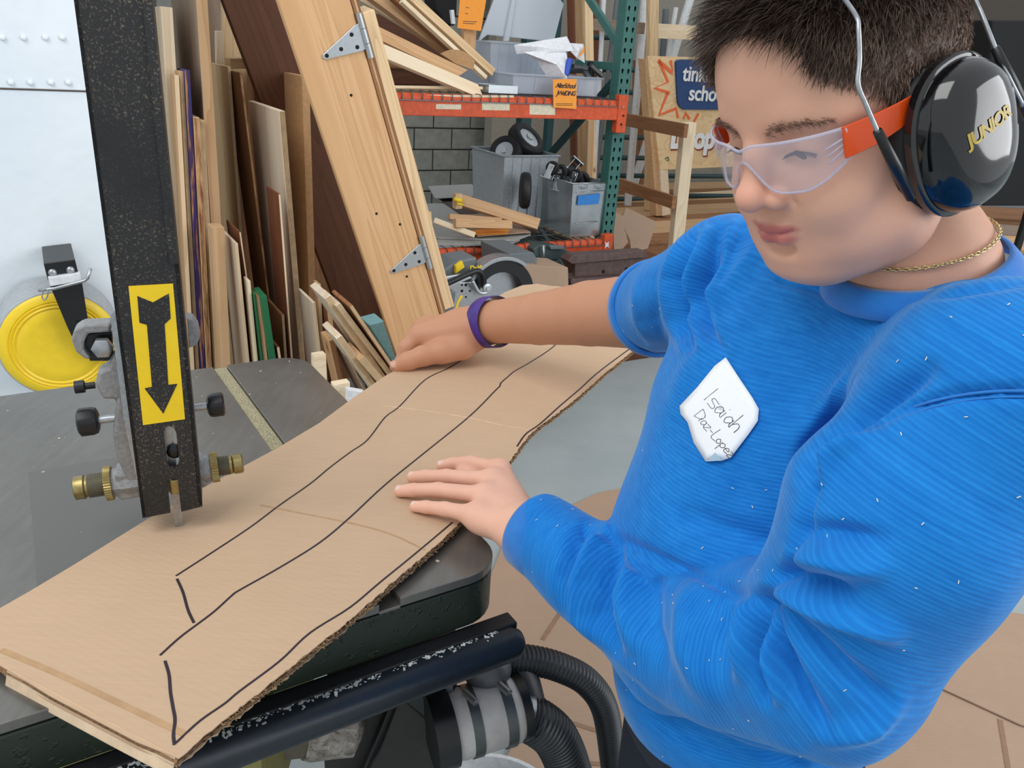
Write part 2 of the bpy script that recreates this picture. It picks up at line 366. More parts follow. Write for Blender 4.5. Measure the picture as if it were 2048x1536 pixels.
for a in [
 ('pine_board', 333, 14, 378, 24, 300, 2.72, 'pale_pine', None, 'pale narrow pine board rising right beside the black saw post'),
 ('tall_board', 399, -70, 450, 24, 345, 2.66, 'grey_wood', 'tan_wood', 'tallest tan board on edge, going out of the top beside the black post'),
 ('plywood_sheet', 353, 150, 384, 10, 345, 2.62, 'tan_wood', 'pale_edge', 'thin pale edge leftmost in the bundle hugging the saw post'),
 ('plywood_sheet', 363, 143, 394, 9, 352, 2.64, 'tan_wood', 'ply_edge', 'thin layered sheet edge just left of the blue painted edge'),
 ('painted_board', 374, 140, 405, 12, 360, 2.63, 'blue_paint', 'blue_edge', 'board edge smeared with dark blue and purple paint'),
 ('rough_board', 393, 235, 418, 12, 380, 2.62, 'tan_wood', 'rough_edge', 'rusty brown edged board just right of the blue painted edge'),
 ('plywood_sheet', 403, 240, 431, 11, 392, 2.64, 'tan_wood', 'ply_edge', 'tan sheet edge tucked behind the tallest board'),
 ('plywood_board', 458, 133, 500, 6, 412, 2.95, 'plywood', 'ply_edge', 'knotty tan plywood panel behind the tallest board'),
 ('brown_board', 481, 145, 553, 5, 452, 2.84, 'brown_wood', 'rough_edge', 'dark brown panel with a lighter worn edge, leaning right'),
 ('plywood_board', 548, 140, 592, 7, 483, 3.02, 'brown_wood', 'ply_edge', 'tan plywood panel, browned for shade, behind the thick pale plywood sheet'),  # brown in place of tan puts the shade into this panel's colour
 ('thick_plywood', 564, 222, 605, 12, 502, 2.62, 'pale_ply', 'ply_edge', 'thick pale plywood sheet with a slanting top in the middle of the lumber'),
 ('mdf_sheet', 611, 152, 629, 15, 552, 2.76, 'mdf', 'mdf', 'brown fibreboard sheet beside the leaning hinged board'),
 ('red_board', 559, 388, 584, 5, 535, 2.48, 'red_wood', 'pale_edge', 'reddish brown panel in front of the thick pale plywood sheet'),
 ('pale_board', 473, 487, 496, 6, 443, 2.46, 'pale_ply', 'pale_edge', 'pale plywood offcut with a slanting top at the tallest board'),
 ('red_board', 480, 464, 517, 4, 455, 2.52, 'red_wood', 'pale_edge', 'red brown panel with a pale edge beside the pale offcut'),
 ('short_board', 436, 455, 449, 26, 428, 2.5, 'tan_wood', 'tan_wood', 'short tan board end standing against the tallest board'),
 ('pale_stick', 498, 562, 513, 6, 490, 2.44, 'pale_pine', None, 'thin white stick left of the green painted boards'),
 ('painted_board', 510, 588, 525, 4, 503, 2.42, 'green_paint', 'green_paint', 'thin dark green edged strip beside the wide green board'),
 ('painted_board', 527, 592, 546, 13, 512, 2.38, 'green_paint', 'green_paint', 'wide glossy green painted board among the lumber'),
 ('brown_strip', 518, 592, 533, 6, 508, 2.4, 'brown_wood', 'tan_wood', 'orange brown strip between the two green boards'),
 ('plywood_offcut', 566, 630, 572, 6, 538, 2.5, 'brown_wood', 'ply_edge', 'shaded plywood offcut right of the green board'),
 ('plywood_offcut', 556, 694, 560, 6, 546, 2.4, 'red_wood', 'pale_edge', 'tiny brown offcut peeking over the saw table'),
 ('pale_offcut', 628, 605, 641, 6, 599, 2.38, 'pale_ply', 'pale_edge', 'pale plywood offcut with a slanted top above the table corner'),
 ('pale_stick', 638, 568, 646, 7, 633, 2.5, 'tan_wood', 'pale_edge', 'narrow tan stick right of the pale slanted offcut'),
 ('tan_stick', 657, 600, 668, 10, 645, 2.46, 'brown_wood', 'tan_wood', 'short tan stick standing above the orange brown block'),
 ('wood_block', 663, 680, 672, 11, 646, 2.3, 'fir', 'brown_wood', 'orange brown block standing right of the table corner'),
 ('plywood_offcut', 694, 712, 698, 5, 668, 2.25, 'grey_wood', 'ply_edge', 'dull brown plywood offcut beside the orange brown block'),
]:
    sheet(*a, group=G)
# laminated sheets that have slid over to the right
for i, (x0, y0, x1, y1, w, mat, lab) in enumerate([
 (655, 594, 772, 765, 13, 'pale_ply', 'laminated plywood sheet sliding right, widest pale edge near the thumb'),
 (676, 609, 787, 757, 10, 'pale_ply', 'second slid plywood sheet, just right of the widest pale edge'),
 (702, 612, 795, 748, 7, 'brown_wood', 'rightmost slid plywood sheet touching the thumb'),
 (678, 674, 757, 785, 12, 'pale_ply', 'short slid plywood sheet lowest above the cardboard edge'),
 (722, 716, 768, 770, 13, 'tan_wood', 'stubby tan board wedged between the slid plywood sheets')]):
    p1 = PR(x0, y0, 2.22-.02*i); pb = PR(x1, y1, 2.22-.02*i); k = (p1[2]-.02)/(p1[2]-pb[2]); p0 = p1+(pb-p1)*k
    if p0[2] > .05: p0 = p0.copy()
    W_ = w*2.6/FPX; o = board('slid_plywood', p0, p1, W_, (.15, .15, .17, .14, .13)[i], M[mat], -YR, label=lab, cat='plywood', group='plywood sheets slid over to the right', bevel=.001)
    o.data.materials.append(M['ply_edge'])
    for p in o.data.polygons:
        if p.normal.z > .9: p.material_index = 1
# things up behind the lumber
def fb(name, pts, yr, w, t_, mat, label, cat='board', group=None, n=None, bevel=.0015):
    return board(name, PR(*pts[0], yr), PR(*pts[1], yr), w, t_, M[mat], -YR if n is None else n, label=label, cat=cat, group=group, bevel=bevel)
G2 = 'wood standing high behind the lumber'
fb('brace_board', [(488, -60), (790, 790)], 2.98, .20, .04, 'dark_wood', 'dark reddish brown board slanting behind the hinged board', group=G2)
fb('stud', [(467, -60), (478, 420)], 3.3, .082, .038, 'pine', 'light knotty stud standing behind the lumber near the top', group=G2)
fb('short_stick', [(439, 62), (444, 300)], 3.24, .024, .03, 'pale_pine', 'short pale stick left of the light knotty stud', group=G2)
fb('back_plywood', [(516, 26), (530, 420)], 3.46, .12, .015, 'pale_ply', 'pinkish plywood panel between the knotty stud and dark slanting board', group=G2)
fb('cross_block', [(461, 127), (503, 127)], 3.12, .035, .09, 'tan_wood', 'small tan block lying on top of the plywood panels', group=G2)
fb('shade_backing', [(420, 150), (420, 800)], 3.58, 1.5, .018, 'brown_wood', 'wide brown sheet added for the darkness behind the lumber pile', group=G2)  # sheet added to fill the gap; its brown stands for the darkness there
fb('grey_sheet', [(400, -60), (452, 190)], 3.5, .16, .012, 'grey_wood', 'dull grey green board behind the tallest tan board', group=G2)
# low scraps right of the saw table
for pts, z0, mat, lab in [([(624, 745), (628, 712), (652, 708), (660, 762)], 2.15, 'pale_pine', 'pale wood scrap sticking up behind the table corner'),
                    ([(668, 770), (700, 764), (703, 806), (692, 800)], 2.05, 'pale_pine', 'pale triangular wood scrap at the cardboard edge'),
                    ([(697, 780), (732, 786), (712, 812), (700, 806)], 2.0, 'paper', 'white faced scrap between the wood scraps and the cardboard edge')]:
    b = MB(); A = [PR(x, y, z0) for x, y in pts]; zz_ = sorted(range(len(A)), key=lambda i: A[i][2])[:2]; A = [a if i not in zz_ else a*[1, 1, 0]+[0, 0, .003] for i, a in enumerate(A)]; B = [a+YR*.03 for a in A]; n = len(A); b.add(A+B, [tuple(range(n)), tuple(range(n, 2*n))[::-1]]+[(i, (i+1) % n, n+(i+1) % n, n+i) for i in range(n)])
    o = b.out('wood_scrap' if mat != 'paper' else 'paper_scrap', M[mat], None, bevel=.001, seg=1); tag(o, lab, 'scrap', 'scraps beside the saw table')
b = MB(); slab(b, [(738, 650), (768, 642), (800, 700), (792, 735)], 2.62, 2.72); tag(b.out('foam_block', M['teal_foam'], None, bevel=.002, seg=1), 'pale teal foam board behind the foot of the hinged board', 'foam')
# ================================================================ the hinged board
hb = empty('hinged_board', PR(800, 740, 2.42), 'leaning fir board with two triangular strap hinges and plywood edge beside it', 'board')
hA = PR(629, 0, 2.32); hB = PR(805, 570, 2.40); dv = nrm(hB-hA); hT = hA-dv*.12; kf = (hA[2]-.01)/(hA[2]-hB[2]); hF = hA+(hB-hA)*kf
hN = nrm(-YR*.9+XR*-.1); hN = nrm(hN-dv*(hN@dv)); hX = nrm(np.cross(dv, hN)); hX = hX if hX@XR > 0 else -hX
wA = .188
board('front_plank', hT, hF, wA, .036, M['fir'], hN, parent=hb, bevel=.003)
# layered plywood and far plank seen beyond its right edge
for k, (off, wid, dep, nm, mt) in enumerate([(wA/2+.005, .007, .020, 'plywood_layer', 'brown_wood'), (wA/2+.013, .007, .024, 'plywood_layer', 'tan_wood'), (wA/2+.0205, .006, .03, 'plywood_layer', 'brown_wood')]):
    board(nm, hT+hX*off-hN*.004*k, hF+hX*off-hN*.004*k, wid, dep, M[mt], hN, parent=hb, bevel=.0008)
off = wA/2+.043; s0 = hA+dv*.065
board('side_plank', s0+hX*off-hN*.01, hA+dv*1.04+hX*off-hN*.01, .036, .10, M['pine'], hN, parent=hb, bevel=.002)
for (hy) in (.118, .80):
    base = hA+dv*hy+hX*(wA/2+.010)+hN*.001
    lf = MB(); out_ = [(0, -.034), (0, .034), (-.020, .034), (-.13, .010), (-.138, 0.003), (-.134, -.004), (-.125, -.007), (-.02, -.034)]
    Mf = lambda x, y, z, B=base: B+hX*x*.95+dv*(y+.16*(-x))+hN*z
    lf.prism(out_, 0, .0035, Mf); plate = lf.out('hinge_strap', M['zinc'], hb, bevel=.0006, seg=1)
    for k in range(3):
        kn = MB(); a = base+dv*(-.058+k*.040)+hN*.004+hX*.001; kn.tube([a, a+dv*.0385], .0085, 14); kn.out('hinge_knuckle', M['zinc'], hb, True, auto=40)
    for x, y in ((-.124, .002), (-.078, .004), (-.036, -.017), (-.030, .019)):
        sc = MB(); sc.lathe([(0.0034, .0058), (.0046, .0052), (.0042, .002), (.0038, .0005)], Mf(x, y, 0), hN, 12); sc.out('screw', M['dark_hole'], plate, True)
for a_, b_ in ((.02, .26), (-.012, .62), (.05, .68), (.022, .86)):
    sc = MB(); sc.lathe([(0, .0042), (.0008, .004)], hA+dv*b_+hX*a_+hN*.0004, hN, 10); sc.out('screw', M['dark_hole'], hb)
# ================================================================ pallet rack
rk = empty('pallet_rack', RM(2.79, 3.7, 0), 'storage rack with a teal punched upright and orange beams carrying wire decks', 'rack')
UX = 2.80; UY = 3.70
def upright(x0, y0, holes=True):
    """channel column: 76 mm wide front plate with two rows of teardrop slots, side plates behind"""
    mb = MB(); wd = .078; pitch = .0508; z0, z1 = 0, 2.2; n = int((z1-z0)/pitch)
    def W2(u, z, y=0): return RM(x0+u, y0+y, z)
    tear = [(-.0075, .006), (-.006, .0115), (0, .014), (.006, .0115), (.0075, .006), (.0055, -.004), (.003, -.011), (-.003, -.011), (-.0055, -.004)]
    cols = (-.0195, .0195)
    for i in range(n):
        zc = z0+(i+.5)*pitch; a, b = zc-pitch/2, zc+pitch/2
        for ci, cx in enumerate(cols):
            l, r = (-wd/2, 0) if ci == 0 else (0, wd/2)
            rect = [(l, b-.02), (l, b), (cx, b), (r, b), (r, b-.02), (r, zc-.004), (r, a), (l, a), (l, zc-.004)]
            # ring between rectangle outline and the teardrop
            V = [W2(u, z) for u, z in rect]+[W2(cx+u, zc+z) for u, z in tear]+[W2(cx+u, zc+z, .003) for u, z in tear]
            Fc = [(k, (k+1) % 9, 9+(k+1) % 9, 9+k) for k in range(9)]+[(9+k, 9+(k+1) % 9, 18+(k+1) % 9, 18+k) for k in range(9)]
            mb.add(V, Fc)
    for sgn in (-1, 1): rbox(mb, x0+sgn*wd/2-.0015, x0+sgn*wd/2+.0015, y0, y0+.07, z0, z1)
    rbox(mb, x0-wd/2, x0+wd/2, y0+.066, y0+.07, z0, z1)
    return mb
upright(UX, UY).out('front_upright', M['teal_steel'], rk)
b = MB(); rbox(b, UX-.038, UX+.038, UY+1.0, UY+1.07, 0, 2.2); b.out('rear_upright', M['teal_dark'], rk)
b = MB(); rbox(b, .30, .376, UY, UY+.07, 0, 2.2); b.out('left_upright', M['teal_steel'], rk)
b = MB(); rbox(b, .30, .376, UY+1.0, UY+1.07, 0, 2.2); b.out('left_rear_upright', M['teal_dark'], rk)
for nm, z, y0_, y1_ in (('horizontal_brace', 1.52, UY+.06, UY+1.0), ('horizontal_brace', .18, UY+.06, UY+1.0)):
    b = MB(); rbox(b, UX-.022, UX+.016, y0_, y1_, z-.02, z+.02); b.out(nm, M['teal_steel'], rk, bevel=.002)
for a, c in (((UX-.01, UY+.06, 1.62), (UX-.01, UY+1.0, 2.3)), ((UX-.01, UY+1.0, .72), (UX-.01, UY+.06, 1.46)), ((UX-.01, UY+.06, .1), (UX-.01, UY+1.0, .66))):
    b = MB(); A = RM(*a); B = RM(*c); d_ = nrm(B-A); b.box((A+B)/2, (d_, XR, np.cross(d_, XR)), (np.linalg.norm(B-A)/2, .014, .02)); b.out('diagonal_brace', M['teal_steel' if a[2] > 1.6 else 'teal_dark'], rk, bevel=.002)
def beam(z, h):
    b = MB(); x0, x1 = .38, UX-.02; y = UY-.04
    # C section with a step the deck hooks over
    prof = [(0, 0), (0, h-.018), (.012, h), (.045, h), (.045, 0)]
    V = [RM(x0, y+a, z-h+c) for a, c in prof]+[RM(x1, y+a, z-h+c) for a, c in prof]
    b.add(V, [(0, 1, 2, 3, 4)[::-1], (5, 6, 7, 8, 9)]+[(i, (i+1) % 5, 5+(i+1) % 5, 5+i) for i in range(5)])
    o = b.out('beam', M['orange_steel'], rk, bevel=.003)
    e = MB(); rbox(e, UX-.055, UX+.008, UY-.046, UY-.004, z-.165, z+.03); o2 = e.out('beam_end_bracket', M['orange_steel'], rk, bevel=.004)
    for k in range(3):
        s = MB(); s.lathe([(0, .006), (.004, .005)], RM(UX-.025+.008*(k % 2), UY-.046, z-.03-.045*k), -YR, 10); s.out('lock_pin', M['dark_hole'] if k else M['steel'], o2)
    r = MB(); rbox(r, x0, x1, UY+1.0, UY+1.04, z-h, z); r.out('rear_beam', M['orange_steel'], rk)
    return o
b1 = beam(1.352, .10); b2 = beam(.602, .085)
for z in (1.356, .606):
    w0 = None
    for k in range(46):
        x = .42+k*.0515
        if w0 is None:
            m_ = MB(); m_.tube([(0, 0, 0), (0, 0, 0)+YR*-.022, (0, 0, 0)+YR*-.03+ZR*-.004, (0, 0, 0)+YR*-.03+ZR*-.034], .0024, 6, cap=False)
            m_.tube([(0, 0, 0), (0, 0, 0)+YR*1.02], .0024, 6)
            w0 = m_.out('deck_wire', M['wire'], rk); o = w0
        else: o = w0.copy(); COL.objects.link(o); 
        o.parent = rk; o.matrix_parent_inverse = parent_world(rk).inverted(); o.location = Vector(RM(x, UY-.015, z))
    for k in range(12):
        m_ = MB(); y = UY-.046 if k == 0 else UY+.03+k*.09; zz = z-.034 if k == 0 else z+.003
        m_.tube([RM(.40, y, zz), RM(UX-.06, y, zz)], .0026, 6); m_.out('deck_crosswire', M['wire'], rk)
sm = plain('worn_label', lin(226, 216, 190), .8, var=.1)
def onbeam(px0, px1, py0, py1, name='beam_sticker', parent=b1):
    pts = [PR(px0, py0, UY-.0405), PR(px1, py0+1, UY-.0405), PR(px1, py1, UY-.0405), PR(px0, py1-1, UY-.0405)]
    b = MB(); n = 4; B = [p-YR*.0012 for p in pts]; b.add(pts+B, [(0, 1, 2, 3), (7, 6, 5, 4)]+[(i, (i+1) % 4, 4+(i+1) % 4, 4+i) for i in range(4)]); return b.out(name, sm, rk)
onbeam(872, 922, 208, 219); onbeam(964, 1019, 205, 221); onbeam(1059, 1110, 208, 230)
# ---------------- wood on the top shelf
G = 'boards heaped on the top shelf'
def up_board(x0, y0, x1, y1, yr, wpx, t_, mat, lab, yr1=None, name='board', ends=None):
    p0 = PR(x0, y0, yr); p1 = PR(x1, y1, yr1 or yr); w = wpx*float((PR(x0, y0, yr)-CAM)@cF)/FPX
    return board(name, p0, p1, w, t_, M[mat], -YR+ZR*.35, label=lab, cat='board', group=G, ends=ends)
up_board(660, -40, 905, 108, 4.15, 9, .02, 'pale_pine', 'thin pale strip highest on the left of the top shelf heap')
up_board(728, -30, 897, 95, 4.05, 30, .04, 'tan_wood', 'wide brown board slanting down the middle of the top shelf heap')
up_board(790, -12, 922, 108, 3.98, 20, .04, 'brown_wood', 'red brown board under the two rightmost pale boards')
up_board(812, -18, 988, 145, 3.92, 18, .04, 'pine', 'rightmost pale board of the top shelf heap with screw holes')
up_board(806, 0, 974, 155, 3.88, 9, .03, 'pale_pine', 'pale strip lying along the front of the rightmost board')
up_board(700, 38, 917, 143, 3.82, 25, .038, 'fir', 'reddish stud with a square end in the top shelf heap', ends=(0, .05))
up_board(712, 78, 970, 187, 3.72, 27, .03, 'pale_pine', 'longest pale board in front, its tip on the top shelf edge', ends=(0, -.045))
up_board(700, 78, 905, 96, 4.45, 110, .02, 'dark_wood', 'big brown board, darkened for shade, standing behind the heap on the top shelf')  # board added as fill, with the shade behind the heap in its colour
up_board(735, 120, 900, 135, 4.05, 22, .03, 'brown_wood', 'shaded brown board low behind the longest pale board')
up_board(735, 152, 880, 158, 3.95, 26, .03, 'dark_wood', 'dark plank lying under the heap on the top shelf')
up_board(740, 173, 966, 176, 3.78, 6, .10, 'pale_pine', 'flat pale board under the longest pale board')
up_board(745, 191, 1028, 193, 3.665, 5, .10, 'pale_ply', 'thin flat strip along the front of the top wire deck')
b = MB(); arc = [(882, 108)]+[(882+55*k/8, 108-9*math.sin(PI*k/8)) for k in range(1, 8)]+[(937, 108), (950, 122), (946, 140), (912, 128)]
slab(b, arc, 3.86, 3.88); tag(b.out('curved_offcut', M['mdf'], None, bevel=.001, seg=1), 'curved brown fibreboard offcut tucked under the pale boards', 'offcut', G)
b = MB(); slab(b, [(690, 10), (712, 18), (720, 70), (700, 60)], 3.6, 3.66)
# grey tray
def pbox(mb, x0, x1, y0, y1, yr, dep, rot=0):
    """box whose front lower-left is at px x0,y1 and upper right at x1,y0 on plane yr"""
    A = PR(x0, y1, yr); B = PR(x1, y1, yr); T = PR((x0+x1)/2, y0, yr); xr0, xr1 = float(A@XR), float(B@XR); z0 = (A[2]+B[2])/2
    return (xr0, xr1, yr, yr+dep, z0, float(T[2]))
def hollow(bx, th=.003, taper=.0):
    x0, x1, y0, y1, z0, z1 = bx; m_ = MB(); tp = taper
    def ring(z, o, tt): return [RM(x0+o+tt, y0+o+tt, z), RM(x1-o-tt, y0+o+tt, z), RM(x1-o-tt, y1-o-tt, z), RM(x0+o+tt, y1-o-tt, z)]
    V = ring(z0, 0, tp)+ring(z1, 0, 0)+ring(z1, th, 0)+ring(z0+th, th, tp)
    Fc = [(0, 3, 2, 1), (12, 13, 14, 15)]
    for k in range(3):
        for i in range(4): j = (i+1) % 4; Fc.append((k*4+i, k*4+j, k*4+4+j, k*4+4+i))
    return m_.add(V, Fc)
bx = (1.905+.24, 2.30, 3.78, 3.9, 1.358, 1.395)
bx = pbox(None, 977, 1035, 171, 187, 3.74, .16); tag(hollow((bx[0], bx[1], bx[2], bx[3], 1.362, bx[5])).out('metal_tray', M['zinc']), 'small grey metal tray on the top shelf beside the long pale board', 'tray')
# bins
def bin_(name, bx, mat, label, cat='bin', rim=True, ribs=6, group=None, taper=.012):
    r = empty(name, RM((bx[0]+bx[1])/2, (bx[2]+bx[3])/2, bx[4]), label, cat, group)
    hollow(bx, .004, taper).out('tub', mat, r)
    x0, x1, y0, y1, z0, z1 = bx
    if rim:
        m_ = MB(); q = [RM(x0-.005, y0-.005, z1), RM(x1+.005, y0-.005, z1), RM(x1+.005, y1+.005, z1), RM(x0-.005, y1+.005, z1)]
        m_.tube(q, .006, 8, closed=True); m_.out('rim', mat, r, True)
    for k in range(ribs):
        m_ = MB(); x = x0+(x1-x0)*(k+1)/(ribs+1); rbox(m_, x-.003, x+.003, y0-.002, y0+.006, z0+.02, z1-.01); m_.out('rib', mat, r)
    return r
bz = 1.364
bin_('tote', (2.13, 2.545, 3.99, 4.4, bz, 1.60), M['clear_bin'], 'large clear tote with papers sticking out on the top shelf', taper=.02)
bin_('parts_bin', pbox(None, 1024, 1200, 140, 189, 3.74, .30)[:4]+(bz, 1.455), M['clear_bin'], 'low bluish clear bin of black parts at the top shelf end', ribs=3)
lid = MB(); pts = []
lp = [(975, 70), (958, 84), (1000, -30), (1100, -30), (1128, 8), (1124, 22), (1108, 84)]
slab(lid, lp, 4.28, 4.30); tag(lid.out('bin_lid', M['milky'], None, bevel=.004), 'milky translucent bin lid standing upright at the top of the shelf', 'lid')
lr = MB(); slab(lr, [(1028, -20), (1034, -20), (1018, 82), (1008, 82)], 4.262, 4.28); o = lr.out('lid_ridge', M['milky'], bpy.data.objects['bin_lid'])
# paper heap in the tote
def crumple(name, pts, yr, bend, mat, label, cat='paper', group=None):
    c = PR(*np.mean(pts, axis=0), yr); Pp = [PR(x, y, yr)+YR*bend*math.sin(1.7*i) for i, (x, y) in enumerate(pts)]; m_ = MB(); c = c-YR*bend
    n = len(Pp); m_.add(Pp+[c]+[p+YR*.0015 for p in Pp]+[c+YR*.0015], [(i, (i+1) % n, n) for i in range(n)]+[((i+1) % n+n+1, i+n+1, 2*n+1) for i in range(n)]+[(i, i+n+1, (i+1) % n+n+1, (i+1) % n) for i in range(n)])
    return tag(m_.out(name, mat), label, cat, group)
crumple('paper_sheet', [(1028, 90), (1140, 73), (1146, 102), (1090, 104), (1036, 108)], 3.80, .03, M['paper'], 'white paper sheet lying across the top of the tote')
crumple('paper_sheet', [(1046, 104), (1140, 100), (1134, 128), (1126, 158), (1100, 157), (1080, 122)], 3.76, .04, M['paper'], 'crumpled white paper hanging down into the low bin')
crumple('white_card', [(1140, 86), (1169, 88), (1169, 126), (1150, 114), (1143, 104)], 3.85, .01, M['paper'], 'white card with an orange corner behind the low bin')
b = MB(); slab(b, [(1158, 116), (1169, 92), (1169, 104)], 3.825, 3.83); b.out('orange_corner', M['orange_paper'], bpy.data.objects['white_card'])
jr = random.Random(3)
JL = ['leftmost black part in the low bin, by the blue handle', 'black stick pointing up in the middle of the low bin', 'dark grey part near the right end of the low bin', 'black part lying deepest at the back of the low bin', 'black block on top of the heap in the low bin', 'short black part leaning on the right wall of the low bin']
for k in range(6):
    x = 1138+k*11; y = 130+jr.random()*18; c = PR(x, y, 3.80+jr.random()*.15); m_ = MB(); a = jr.random()*3
    u = nrm(XR*math.cos(a)+ZR*math.sin(a)*.6+YR*.2); w_ = nrm(np.cross(u, YR)); m_.box(c, (u, w_, np.cross(u, w_)), (.035+jr.random()*.02, .012, .016))
    tag(m_.out('hand_tool', M['black_plastic' if k % 3 else 'grey_plastic'], None, bevel=.004), JL[k], 'part', 'black parts heaped in the low bin')
b = MB(); b.tube([PR(1132, 150, 3.73), PR(1140, 118, 3.74)], .016, 10); tag(b.out('blue_handle', plain('blue_plastic', lin(30, 80, 190), .4), None, True, auto=40), 'blue handle in the low bin beside the crumpled paper', 'handle')
# posts with orange tags
b = MB(); slab(b, [(925, 30), (955, 30), (951, 100), (929, 100)], 4.02, 4.05); tag(b.out('tag_post', M['fir'], None, bevel=.002), 'short pinkish wood post behind the upper orange tag', 'post')
for pts, yr, txt, lab in (([(922, -22), (976, -22), (962, 62), (915, 56)], 3.97, 0, 'orange paper tag hung high above the boards, cut by the top'),
                     ([(1106, 159), (1153, 158), (1153, 218), (1107, 215)], 3.645, 1, 'orange paper tag with handwriting taped to the top shelf beam')):
    m_ = MB(); slab(m_, pts, yr, yr+.002); tg = tag(m_.out('orange_tag', M['orange_paper']), lab, 'tag')
    if txt:
        for s_, x, y, sz in (('AfterSchool', 1111, 175, .032), ('JWelDiNG', 1113, 190, .031)): text_obj('handwriting', s_, PR(x, y, yr-.001), XR, ZR, sz, M['ink'], tg, ext=.0004, shear=.3, spacing=.78, bold=.0006)
        for y in (207, 210): m_ = MB(); slab(m_, [(1112, y), (1145, y), (1145, y+1), (1112, y+1)], yr-.0006, yr); m_.out('print_line', M['ink'], tg)
    else:
        for x0, y, x1 in ((926, 42, 954), (926, 46, 950), (930, 26, 936), (932, 14, 938)): m_ = MB(); slab(m_, [(x0, y), (x1, y+1), (x1, y+2.2), (x0, y+1.2)], yr-.0006, yr); m_.out('print_line', M['ink'], tg)
# junk behind the top shelf: tall planks
for x0, x1, yr, mat, lab in ((1136, 1150, 4.90, 'red_wood', 'rough dark plank edge standing behind the rack, left one'), (1152, 1166, 4.80, 'tan_wood', 'greyish tan plank standing behind the bin lid'), (1167, 1186, 4.7, 'pine', 'light tan plank standing behind the rack next to the brace')):
    board('standing_plank', PR((x0+x1)/2+12, 560, yr)*1, PR((x0+x1)/2, -60, yr), (x1-x0)*5.3/FPX, .03, M[mat], -YR, label=lab, cat='plank', group='planks standing behind the rack')
fb('speaker_pole', [(905, 20), (908, 48)], 4.3, .02, .02, 'white', 'short white tube end behind the pale boards', 'tube')
b = MB(); slab(b, [(865, -30), (916, -30), (910, 52), (890, 48), (872, 20)], 4.45, 4.6); tag(b.out('dark_case', M['dark_hole'], None, bevel=.01), 'black case behind the boards left of the upper orange tag', 'case')
# ---------------- lower shelf
lz = .612
G3 = 'flat panels on the lower shelf'
def flat(name, pts, z, th, mat, label, cat='panel', group=G3):
    A = [PZ(x, y, z+th) for x, y in pts]; B = [a-ZR*th for a in A]; n = len(A); m_ = MB()
    m_.add(A+B, [tuple(range(n)), tuple(range(n, 2*n))[::-1]]+[(i, (i+1) % n, n+(i+1) % n, n+i) for i in range(n)])
    return tag(m_.out(name, M[mat] if isinstance(mat, str) else mat, None, bevel=.001, seg=1), label, cat, group)
M['grey_board'] = plain('grey_board', lin(170, 172, 168), .6)
M['dark_panel'] = plain('dark_panel', lin(84, 70, 62), .7)
flat('grey_sheet', [(815, 480), (845, 470), (1040, 478), (1015, 488), (830, 486)], lz, .012, 'grey_board', 'grey panel poking out over the lower orange beam')
flat('foam_sheet', [(835, 410), (960, 395), (1062, 468), (1030, 480), (860, 474)], lz+.014, .008, 'grey_board', 'large pale grey sheet under the wood on the lower shelf')
flat('dark_sheet', [(870, 392), (960, 384), (1070, 420), (1080, 466), (940, 440)], lz+.026, .004, 'dark_panel', 'dark brown sheet between the pale panels and wood pieces')
flat('white_sheet', [(856, 372), (944, 368), (960, 392), (870, 396)], lz+.05, .006, 'grey_board', 'pale panel lying at the back of the lower shelf')
flat('card_sheet', [(905, 430), (1000, 425), (1062, 464), (955, 472)], lz+.034, .005, 'card_floor', 'tan cardboard piece under the orange flyers')
flat('orange_flyer', [(932, 463), (985, 455), (1020, 458), (1015, 468), (955, 470)], lz+.042, .001, 'orange_paper', 'orange paper flyer near the front of the lower shelf', 'flyer', None)
G4 = 'wood pieces on the lower shelf'
def low_board(a, b_, yr, yr1, w, t_, mat, lab, cat='board'):
    return board('wood_piece', PR(*a, yr), PR(*b_, yr1), w, t_, M[mat], -YR+ZR*.3, label=lab, cat=cat, group=G4)
fr = low_board((922, 399), (1078, 448), 3.98, 3.74, .062, .035, 'tan_wood', 'long tan stud piece slanting to the right on the lower shelf')
low_board((918, 388), (918, 418), 3.92, 3.92, .04, .04, 'pine', 'short pale block at the upper end of the slanting stud')
low_board((900, 433), (1004, 441), 3.80, 3.78, .03, .04, 'tan_wood', 'narrow tan strip behind the reddish block')
low_board((912, 446), (1025, 449), 3.70, 3.70, .045, .04, 'fir', 'reddish wood block at the front of the lower shelf')
low_board((854, 425), (858, 470), 3.72, 3.72, .05, .03, 'pine', 'upright pale block left of the reddish block')
low_board((868, 440), (950, 470), 3.78, 3.66, .03, .012, 'pale_pine', 'thin pale lath lying flat by the orange flyer')
b = MB(); slab(b, [(831, 440), (853, 438), (853, 464), (833, 466)], 3.73, 3.77); tag(b.out('orange_block', M['orange_steel'], None, bevel=.002), 'small orange block beside the upright pale block', 'block')
for (x, y) in ((921, 405), (908, 411)):
    pass
b = MB(); b.tube([PR(908, 398, 3.89), PR(924, 402, 3.88)], .012, 8); b.tube([PR(914, 407, 3.88), PR(926, 410, 3.88)], .006, 6); tag(b.out('clamp_handle', M['yellow'], None, True), 'yellow and black clamp jaw on the lower shelf stud', 'clamp')
